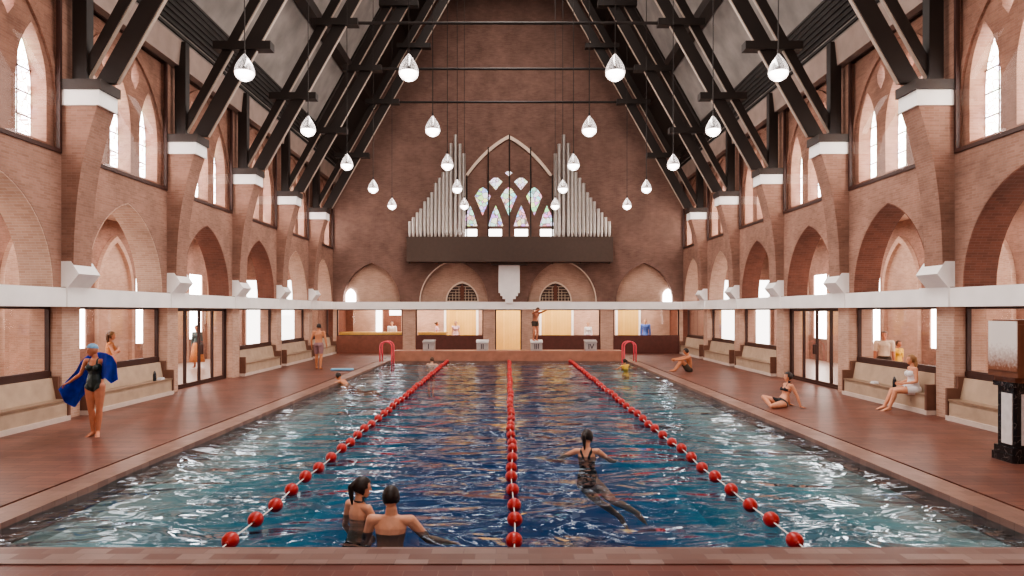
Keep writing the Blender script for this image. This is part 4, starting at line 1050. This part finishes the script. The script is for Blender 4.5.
            m = (tors & (lp[:,2] > -0.04) & (lc[:,2] < 0.295)) | (np.isin(names, ['uarmR', 'uarmL']) & (tt < (c[2] if len(c) > 2 else 0.5)))
            shell('shirt', mat, m, 0.014*k)
        elif kind == 'sleeves':
            m = (tors & (lp[:,2] > -0.04) & (lc[:,2] < 0.295)) | np.isin(names, ['uarmR', 'uarmL', 'farmR', 'farmL'])
            shell('shirt', mat, m, 0.014*k)
        elif kind == 'trousers':
            m = ((names == 'abd') & (lp[:,2] < 0.06)) | th | np.isin(names, ['shinR', 'shinL'])
            shell('trousers', mat, m, 0.014*k)
        elif kind == 'wrap':   # towel wrapped round chest and hips
            m = (tors & (lc[:,2] < 0.20)) | (th & (tt < c[2]))
            shell('towel_wrap', mat, m, 0.022*k)
        elif kind == 'skirt':
            q = MB()
            L_ = c[2]
            q.lathe([(0.13*k, 0.06*k), (0.175*k, -0.02*k), (0.21*k, -0.25*k), (L_*0.28+0.1, -L_), (L_*0.28+0.09, -L_), (0.16*k, -0.02*k)], n=24); q.build('skirt', mat, T, smooth=True)
    # hair
    if hairstyle:
        hl_ = lh
        hd = np.isin(names, ['head', 'neck'])
        if hairstyle == 'cap': m = hd & (hl_[:,2] > 0.028 - hl_[:,1]*(-0.25)); nmh, mt, ps = 'swim_cap', 'cap_blue', 0.008
        else: m = hd & ((hl_[:,2] > 0.058) | ((hl_[:,1] < 0.012) & (hl_[:,2] > -0.075 + np.clip(hl_[:,1], -0.1, 0)*0.2)) | ((np.abs(hl_[:,0]) > 0.045) & (hl_[:,1] < 0.04) & (hl_[:,2] > 0.0))); nmh, mt, ps = 'hair', hair, 0.013
        if hairstyle == 'short': ps = 0.009
        def ex(bmx):
            HB = lambda p: hc + Bh@Vector(p)*k
            if hairstyle == 'ponytail':
                pts = [(0,-0.10,0.045,0.030), (0,-0.135,0.0,0.034), (0,-0.125,-0.07,0.028), (0,-0.11,-0.14,0.020), (0,-0.10,-0.19,0.009)]
                for a, b_ in zip(pts, pts[1:]): hull(bmx, (HB(a[:3]), (a[3]*k,)*3, I3, 2), (HB(b_[:3]), (b_[3]*k,)*3, I3, 2))
            if hairstyle == 'bun':
                hull(bmx, (HB((0,-0.10,0.03)), (0.035*k,)*3, I3, 2), (HB((0,-0.135,0.035)), (0.036*k,)*3, I3, 2))
            if hairstyle == 'long':
                for x in (-0.045, 0, 0.045):
                    pts = [(x*1.0,-0.075,0.03,0.045), (x*1.3,-0.085,-0.06,0.04), (x*1.4,-0.075,-0.14,0.034), (x*1.3,-0.07,-0.20,0.018)]
                    for a, b_ in zip(pts, pts[1:]): hull(bmx, (HB(a[:3]), (a[3]*k,)*3, I3, 2), (HB(b_[:3]), (b_[3]*k,)*3, I3, 2))
        shell(nmh, mt, m, ps*k, extra=ex)
    return J
def PX_(px, py, Y): return ((px-508)*Y/692, Y, CAMH-(py-311)*Y/692)

# woman with the blue towel (faces camera)
k = 1.70/1.75
J = person('woman in black swimsuit and blue cap holding a blue towel behind her', (-7.46, 12.50, 0.943*k), R(180),
    dict(spine=(0.03,0,1), chest=(-0.02,0,1), face=(0.55,0.75,-0.35), neck=(0.12,0.1,1),
         armR=((0.42,-0.10,-0.85),(0.80,0.15,-0.62),(0.9,0.1,-0.4)), armL=((-0.50,-0.1,-0.80),(-0.22,0.1,0.8),(0.2,0.2,0.8)),
         legR=((-0.045,0.02,-1),(-0.10,0.0,-1),(0.45,1,-0.18)), legL=((0.0,0.04,-1),(0.06,0.0,-1),(-0.5,1,-0.18)), curl=1.2),
    skin='skin_tan', h=1.70, male=False, hairstyle='cap', clothes=[('onepiece', 'green_black')], voxel=0.008)
# towel held behind: curved cloth in the same place
bm = bmesh.new(); nu, nv = 34, 16; G = []
TX = lambda zx_, zy_: ((zx_-222)*0.00375, (532-zy_)*0.00375)
topc = [TX(135,215), TX(150,180), TX(180,150), TX(215,135), TX(245,130), TX(275,135), TX(305,150), TX(325,185)]
botc = [TX(45,310), TX(75,372), TX(125,398), TX(165,340), TX(240,270), TX(270,255), TX(300,282), TX(333,262)]
def lerpc(c, s):
    f_ = s*(len(c)-1); i = min(int(f_), len(c)-2); f_ -= i
    return (c[i][0]*(1-f_)+c[i+1][0]*f_, c[i][1]*(1-f_)+c[i+1][1]*f_)
for i in range(nu+1):
    s = i/nu; a = lerpc(topc, s); b_ = lerpc(botc, s); row = []
    for j in range(nv+1):
        t_ = j/nv
        x = a[0]*(1-t_)+b_[0]*t_; z = a[1]*(1-t_)+b_[1]*t_
        y = 0.17 + 0.03*math.sin(s*26+t_*3)*(0.3+t_) - 0.45*min(1, max(0, (s-0.58)/0.15))
        if s < 0.35: y -= 0.10*(0.35-s)/0.35
        q_ = (12.50+y)/12.50; row.append(bm.verts.new(((-7.46+x)*q_, 12.50+y, CAMH-(CAMH-z)*q_)))
    G.append(row)
for i in range(nu):
    for j in range(nv): bm.faces.new([G[i][j], G[i+1][j], G[i+1][j+1], G[i][j+1]])
r = bmesh.ops.solidify(bm, geom=bm.faces[:], thickness=0.008)
me = bpy.data.meshes.new('towel'); bm.to_mesh(me); bm.free()
for p in me.polygons: p.use_smooth = True
tag(link('beach_towel', me, 'blue_towel'), 'bright blue towel spread behind the woman in the blue cap', 'towel')

# foreground couple
mx_, my_, _ = PX_(394, 500, 7.12)
person('man with short dark hair seen from behind in the water by the near edge', (-1.22, 7.16, -0.37), R(2),
    dict(spine=(0,0.06,1), chest=(0.03,0.10,1), neck=(-0.06,0.06,1), face=(0.05,1,-0.05), shrug=-0.01,
         armR=((0.62,0.30,-0.80),(0.85,0.55,-0.35),(0.9,0.3,-0.15)), armL=((-0.30,0.25,-0.9),(0.05,0.9,-0.3),(0.1,1,0)), palmR=(0,0,-1),
         legR=((0.05,0.1,-1),(0,-0.1,-1),(0.1,1,-0.2)), legL=((-0.05,0.1,-1),(0,-0.1,-1),(-0.1,1,-0.2))),
    skin='skin_fair', h=1.80, male=True, hair='hair_dark', hairstyle='short', clothes=[('trunks', 'black_cloth')], voxel=0.007)
person('woman with dark ponytail and black halter bikini in the water beside the man', (-1.68, 7.72, -0.36), R(-38),
    dict(spine=(0,0.03,1), chest=(0.02,0.05,1), neck=(0.02,0.12,1), face=(0.55,1,-0.05),
         armR=((0.35,0.30,-0.9),(0.1,0.9,-0.5),(0,1,-0.2)), armL=((-0.35,0.05,-0.95),(-0.15,0.6,-0.8),(0,1,-0.5)),
         legR=((0.05,0.2,-1),(0,-0.2,-1),(0.1,1,-0.2)), legL=((-0.05,0.2,-1),(0,-0.2,-1),(-0.1,1,-0.2))),
    skin='skin_fair', h=1.70, male=False, hair='hair_dark', hairstyle='ponytail', clothes=[('bikini', 'black_cloth')], voxel=0.007)
# swimmer in lane three
person('woman swimmer with wet dark ponytail and black cross-back suit in mid pool', (1.27, 10.95, -0.44), R(-14),
    dict(spine=(-0.12,0.2,1), chest=(-0.05,0.15,1), neck=(0.0,0.25,1), face=(0.25,1,0.0),
         armR=((0.62,0.5,-0.55),(0.2,1,-0.25),(0.1,1,0)), armL=((-0.8,0.40,-0.45),(-0.4,1,-0.30),(-0.3,1,0)), palmR=(0,0,-1), palmL=(0,0,-1),
         legR=((0.6,0.1,-0.55),(0.75,0.25,-0.40),(0.7,0.2,-0.6)), legL=((0.45,0.3,-0.6),(0.65,0.1,-0.45),(0.6,0.1,-0.7))),
    skin='skin_fair', h=1.82, male=False, hair='hair_dark', hairstyle='ponytail', clothes=[('onepiece', 'black_cloth')], voxel=0.009)
# man on the left deck, back turned
person('man in mauve trunks walking away along the left deck', (-7.33, 26.8, 0.943*1.03), R(-4),
    dict(legR=((0.04,-0.08,-1),(0.0,-0.18,-1),(0.1,1,-0.2)), legL=((-0.03,0.12,-1),(-0.02,0.02,-1),(-0.1,1,-0.25)),
         armR=((0.25,0.02,-1),(0.1,0.25,-1),(0,0.3,-1)), armL=((-0.30,-0.05,-1),(-0.05,0.2,-1),(0,0.3,-1))),
    skin='skin_orange', h=1.80, male=True, hair='hair_dark', hairstyle='short', clothes=[('trunks', 'mauve_cloth', 0.8)], voxel=0.013)
# swimmer holding the left edge
person('swimmer with dark hair leaning out of the water over the left pool edge', (-4.98, 22.0, -0.26), R(80),
    dict(spine=(0,0.75,0.66), chest=(0,0.80,0.6), neck=(0,0.4,1), face=(0.2,1,0.1),
         armR=((0.4,1.0,-0.30),(0.1,1,-0.15),(0,1,0)), armL=((-0.7,0.9,-0.30),(-0.1,1,-0.15),(0,1,0)), palmR=(0,0,-1), palmL=(0,0,-1),
         legR=((0.1,-1,-0.2),(0,-1,0.05),(0,-1,-0.3)), legL=((-0.1,-1,-0.25),(0,-1,0.05),(0,-1,-0.3))),
    skin='skin_orange', h=1.68, male=True, hair='hair_dark', hairstyle='short', clothes=[('trunks', 'black_cloth', 0.4)], voxel=0.012)
# far swimmer
person('pale swimmer seen from behind far up the left lane', (-3.30, 29.7, -0.50), R(-20),
    dict(spine=(0,0.1,1), chest=(0,0.2,1), armR=((0.8,0.6,-0.5),(0.3,1,-0.2),(0,1,0)), armL=((-0.6,0.3,-0.8),(0,1,-0.3),(0,1,0))),
    skin='skin_pale', h=1.75, male=True, hair='hair_brown', hairstyle='short', clothes=[('trunks', 'black_cloth')], voxel=0.014)
# diver on block three
person('man in dark trunks bending ready to dive from starting block III', (1.27, 32.5, 1.735), R(215),
    dict(spine=(0,0.15,1), chest=(0,0.35,1), neck=(0,0.5,0.8), face=(0,1,-0.5),
         armR=((0.15,0.9,0.3),(-0.1,1,0.25),(-0.1,1,0.1)), armL=((-0.15,0.9,0.3),(0.1,1,0.25),(0.1,1,0.1)),
         legR=((0.03,0.20,-1),(0,-0.22,-1),(0.1,1,-0.2)), legL=((-0.03,0.20,-1),(0,-0.22,-1),(-0.1,1,-0.2))),
    skin='skin_tan', h=1.66, male=True, hair='hair_brown', hairstyle='short', clothes=[('trunks', 'olive_cloth')], voxel=0.013)
# child at the right ladder
person('child in a yellow and black swimsuit in the water by the right ladder', (4.70, 27.6, -0.30), R(25),
    dict(chest=(-0.1,0.1,1), armR=((0.5,0.7,-0.2),(0.2,1,0.2),(0,1,0)), armL=((-0.6,0.5,-0.5),(-0.2,1,-0.1),(0,1,0)), face=(-0.4,1,0)),
    skin='skin_orange', h=1.45, male=False, hair='hair_dark', hairstyle='bun', clothes=[('shirt', 'yellow_cloth', 0.2), ('trunks', 'black_cloth', 0.2)], voxel=0.013)
# seated man on the right deck (faces left)
person('man in dark trunks sitting on the right deck hugging his knees', (6.72, 25.7, 0.105), R(90),
    dict(spine=(0,-0.15,1), chest=(0,0.25,1), hips=(0,-0.5,0.9), neck=(0,0.3,1), face=(0.1,1,-0.05),
         armR=((0.15,0.8,-0.25),(-0.25,1,-0.05),(-0.6,0.6,-0.3)), armL=((-0.15,0.8,-0.25),(0.25,1,-0.05),(0.6,0.6,-0.3)),
         legR=((0.10,0.62,0.86),(0.0,0.56,-0.82),(0.05,1,-0.06)), legL=((-0.10,0.64,0.84),(0.0,0.62,-0.80),(-0.05,1,-0.06))),
    skin='skin_orange', h=1.78, male=True, hair='hair_dark', hairstyle='short', clothes=[('trunks', 'olive_cloth', 0.6)], voxel=0.012)
# reclining woman on the right deck (faces left)
person('woman in black bikini sitting cross-legged on the right deck leaning back on her arms', (6.42, 16.2, 0.11), R(98),
    dict(spine=(0,-0.42,0.9), chest=(0,-0.28,0.96), hips=(0,-0.7,0.7), neck=(0,0.0,1), face=(0.05,1,0.05),
         armL=((-0.15,-0.45,-0.95),(-0.10,-0.25,-0.97),(0,-0.95,-0.25)), armR=((0.2,-0.40,-0.95),(0.1,-0.25,-0.97),(0,-0.95,-0.25)), palmR=(0,0,-1), palmL=(0,0,-1),
         legR=((0.12,0.95,0.36),(-0.72,-0.22,-0.62),(-0.6,0.7,-0.15)), legL=((-0.42,0.88,-0.04),(0.50,-0.80,-0.03),(0.2,-0.9,0.0)), curl=0.1),
    skin='skin_fair', h=1.68, male=False, hair='hair_dark', hairstyle='bun', clothes=[('bikini', 'black_cloth')], voxel=0.009)
# woman on the right bench
person('blonde woman wrapped in a white towel sitting on the right bench', (9.10, 15.55, 0.525), R(82),
    dict(spine=(0,0.02,1), chest=(0,0.03,1), neck=(0,0.05,1), face=(0.05,1,-0.05),
         armR=((0.12,0.02,-1),(-0.40,1,-0.25),(-0.4,1,-0.15)), armL=((-0.12,0.0,-1),(0.40,1,-0.25),(0.4,1,-0.15)),
         legR=((0.02,1,-0.08),(0.0,0.40,-0.92),(0.05,1,-0.18)), legL=((0.0,1,-0.08),(0.05,0.28,-0.92),(0,1,-0.18))),
    skin='skin_fair', h=1.70, male=False, hair='hair_blond', hairstyle='long', clothes=[('wrap', 'white_cloth', 0.45)], voxel=0.009)
# behind glass
person('woman with long brown hair standing behind the left window glass, arms folded', (-10.35, 18.0, 0.95), R(-60),
    dict(armR=((0.25,0.3,-0.9),(-0.75,0.45,0.45),(-0.8,0.1,0.5)), armL=((-0.25,0.3,-0.9),(0.75,0.5,0.2),(0.9,0.0,0.2))), skin='skin_fair', h=1.76, male=False, hair='hair_brown', hairstyle='long',
    clothes=[('shirt', 'orange_cloth', 0.1), ('trousers', 'mauve_cloth')], voxel=0.012)
person('woman in a dark top standing behind the left glass doors', (-12.4, 27.6, 0.925), R(170), dict(), skin='skin_tan', h=1.72, male=False, hair='hair_dark', hairstyle='long',
    clothes=[('sleeves', 'teal_cloth'), ('skirt', 'orange_cloth', 0.7)], voxel=0.014)
person('person in a cream shirt standing behind the right window glass', (10.60, 19.5, 0.925), R(150), dict(), skin='skin_tan', h=1.72, male=True, hair='hair_brown', hairstyle='short',
    clothes=[('shirt', 'tan_cloth', 0.9), ('trousers', 'olive_cloth')], voxel=0.013)
person('shorter person in a yellow shirt behind the right window glass', (11.05, 19.6, 0.78), R(200), dict(), skin='skin_tan', h=1.45, male=False, hair='hair_brown', hairstyle='short',
    clothes=[('shirt', 'yellow_cloth', 0.9), ('trousers', 'olive_cloth')], voxel=0.013)
person('receptionist in a white shirt standing behind the counter', (-6.40, 38.2, 0.92), R(180), dict(), skin='skin_pale', h=1.70, male=True, hair='hair_brown', hairstyle='short',
    clothes=[('sleeves', 'white_cloth'), ('trousers', 'olive_cloth')], voxel=0.016)
person('slim person in pink and white passing left of the yellow door', (-3.95, 38.4, 0.92), R(-90), dict(), skin='skin_tan', h=1.66, male=False, hair='hair_brown', hairstyle='bun',
    clothes=[('shirt', 'pink_cloth', 0.6), ('trousers', 'white_cloth')], voxel=0.016)
person('woman in a long pink dress in front of the yellow door', (-2.88, 38.2, 0.94), R(180), dict(), skin='skin_pale', h=1.72, male=False, hair='hair_blond', hairstyle='bun',
    clothes=[('shirt', 'pink_cloth', 0.3), ('skirt', 'pink_cloth', 0.8)], voxel=0.016)
person('person in a long blue robe behind the far right lobby window', (7.55, 38.0, 1.0), R(160), dict(), skin='skin_pale', h=1.82, male=True, hair='hair_blond', hairstyle='short',
    clothes=[('sleeves', 'blue_cloth'), ('skirt', 'blue_cloth', 0.85)], voxel=0.016)
person('person in white behind the inner right lobby window', (4.45, 38.4, 0.9), R(180), dict(), skin='skin_pale', h=1.64, male=False, hair='hair_blond', hairstyle='bun',
    clothes=[('sleeves', 'white_cloth'), ('trousers', 'pink_cloth')], voxel=0.016)

# ------------------------------------------------------------------ entrance wall behind the camera
w = MB(); w.plate([(-AX, 0), (AX, 0), (AX, 5.6), (W, 9.4), (0, rid), (-W, 9.4), (-AX, 5.6)], [arch(c, 1.0, 3.0, 8.0, 11.0) for c in (-3.2, 0, 3.2)], -3.7, -3.4, FYf)
S(w.build('wall_entrance', 'brick'), 'brick wall behind the viewpoint', 'wall')
for j, c in enumerate((-3.2, 0, 3.2)):  # added glowing panes, out of view, for front fill light
    q = MB(); q.plate(arch(c, 0.98, 3.02, 8.0, 10.95), [], -3.6, -3.58, FYf); S(q.build(wname(), 'fill_glow'), 'added glowing lancet for fill light, unseen behind the viewpoint, %s' % ['left', 'middle', 'right'][j], 'window')

# ------------------------------------------------------------------ lights
def area(name, loc, rot, sx_, sy_, power, col=(1, 0.93, 0.88)):
    d = bpy.data.lights.new(name, 'AREA'); d.shape = 'RECTANGLE'; d.size = sx_; d.size_y = sy_; d.energy = power; d.color = col
    o = bpy.data.objects.new(name, d); C.objects.link(o); o.location = loc; o.rotation_euler = rot; return o
area('ridge_fill', (0, 17, 19.0), (0, 0, 0), 3.0, 30, 2600, (1.0, 0.90, 0.84))  # added overhead fill, the roof has no such lamp
area('entrance_fill', (0, -2.6, 9.0), (R(72), 0, 0), 12, 6, 260, (1.0, 0.9, 0.84))  # added fill from behind the camera, no real fixture
for s in (-1, 1):
    area('aisle_light', (s*12.0, 17, 5.3), (0, 0, 0), 3.0, 38, 800, (1.0, 0.93, 0.88))
    area('clerestory_fill', (s*2.8, 18, 9.5), (0, R(-s*72), 0), 3.0, 30, 500, (1.0, 0.92, 0.86))  # added wash on the upper walls, no real fixture
area('lobby_light', (0, 38.2, 2.85), (0, 0, 0), 17, 1.6, 420, (1.0, 0.93, 0.85))
wd = bpy.data.worlds.new('world'); SC.world = wd; wd.use_nodes = True
wd.node_tree.nodes['Background'].inputs[0].default_value = (1.0, 0.85, 0.8, 1); wd.node_tree.nodes['Background'].inputs[1].default_value = 0.6
for o in bpy.data.objects:
    if '_w' in o: del o['_w']
SC.view_settings.view_transform = 'AgX'
SC.view_settings.look = 'AgX - Medium High Contrast'
SC.view_settings.exposure = 0.6
SC.cycles.max_bounces = 8; SC.cycles.diffuse_bounces = 4; SC.cycles.transparent_max_bounces = 16
SC.cycles.sample_clamp_indirect = 6
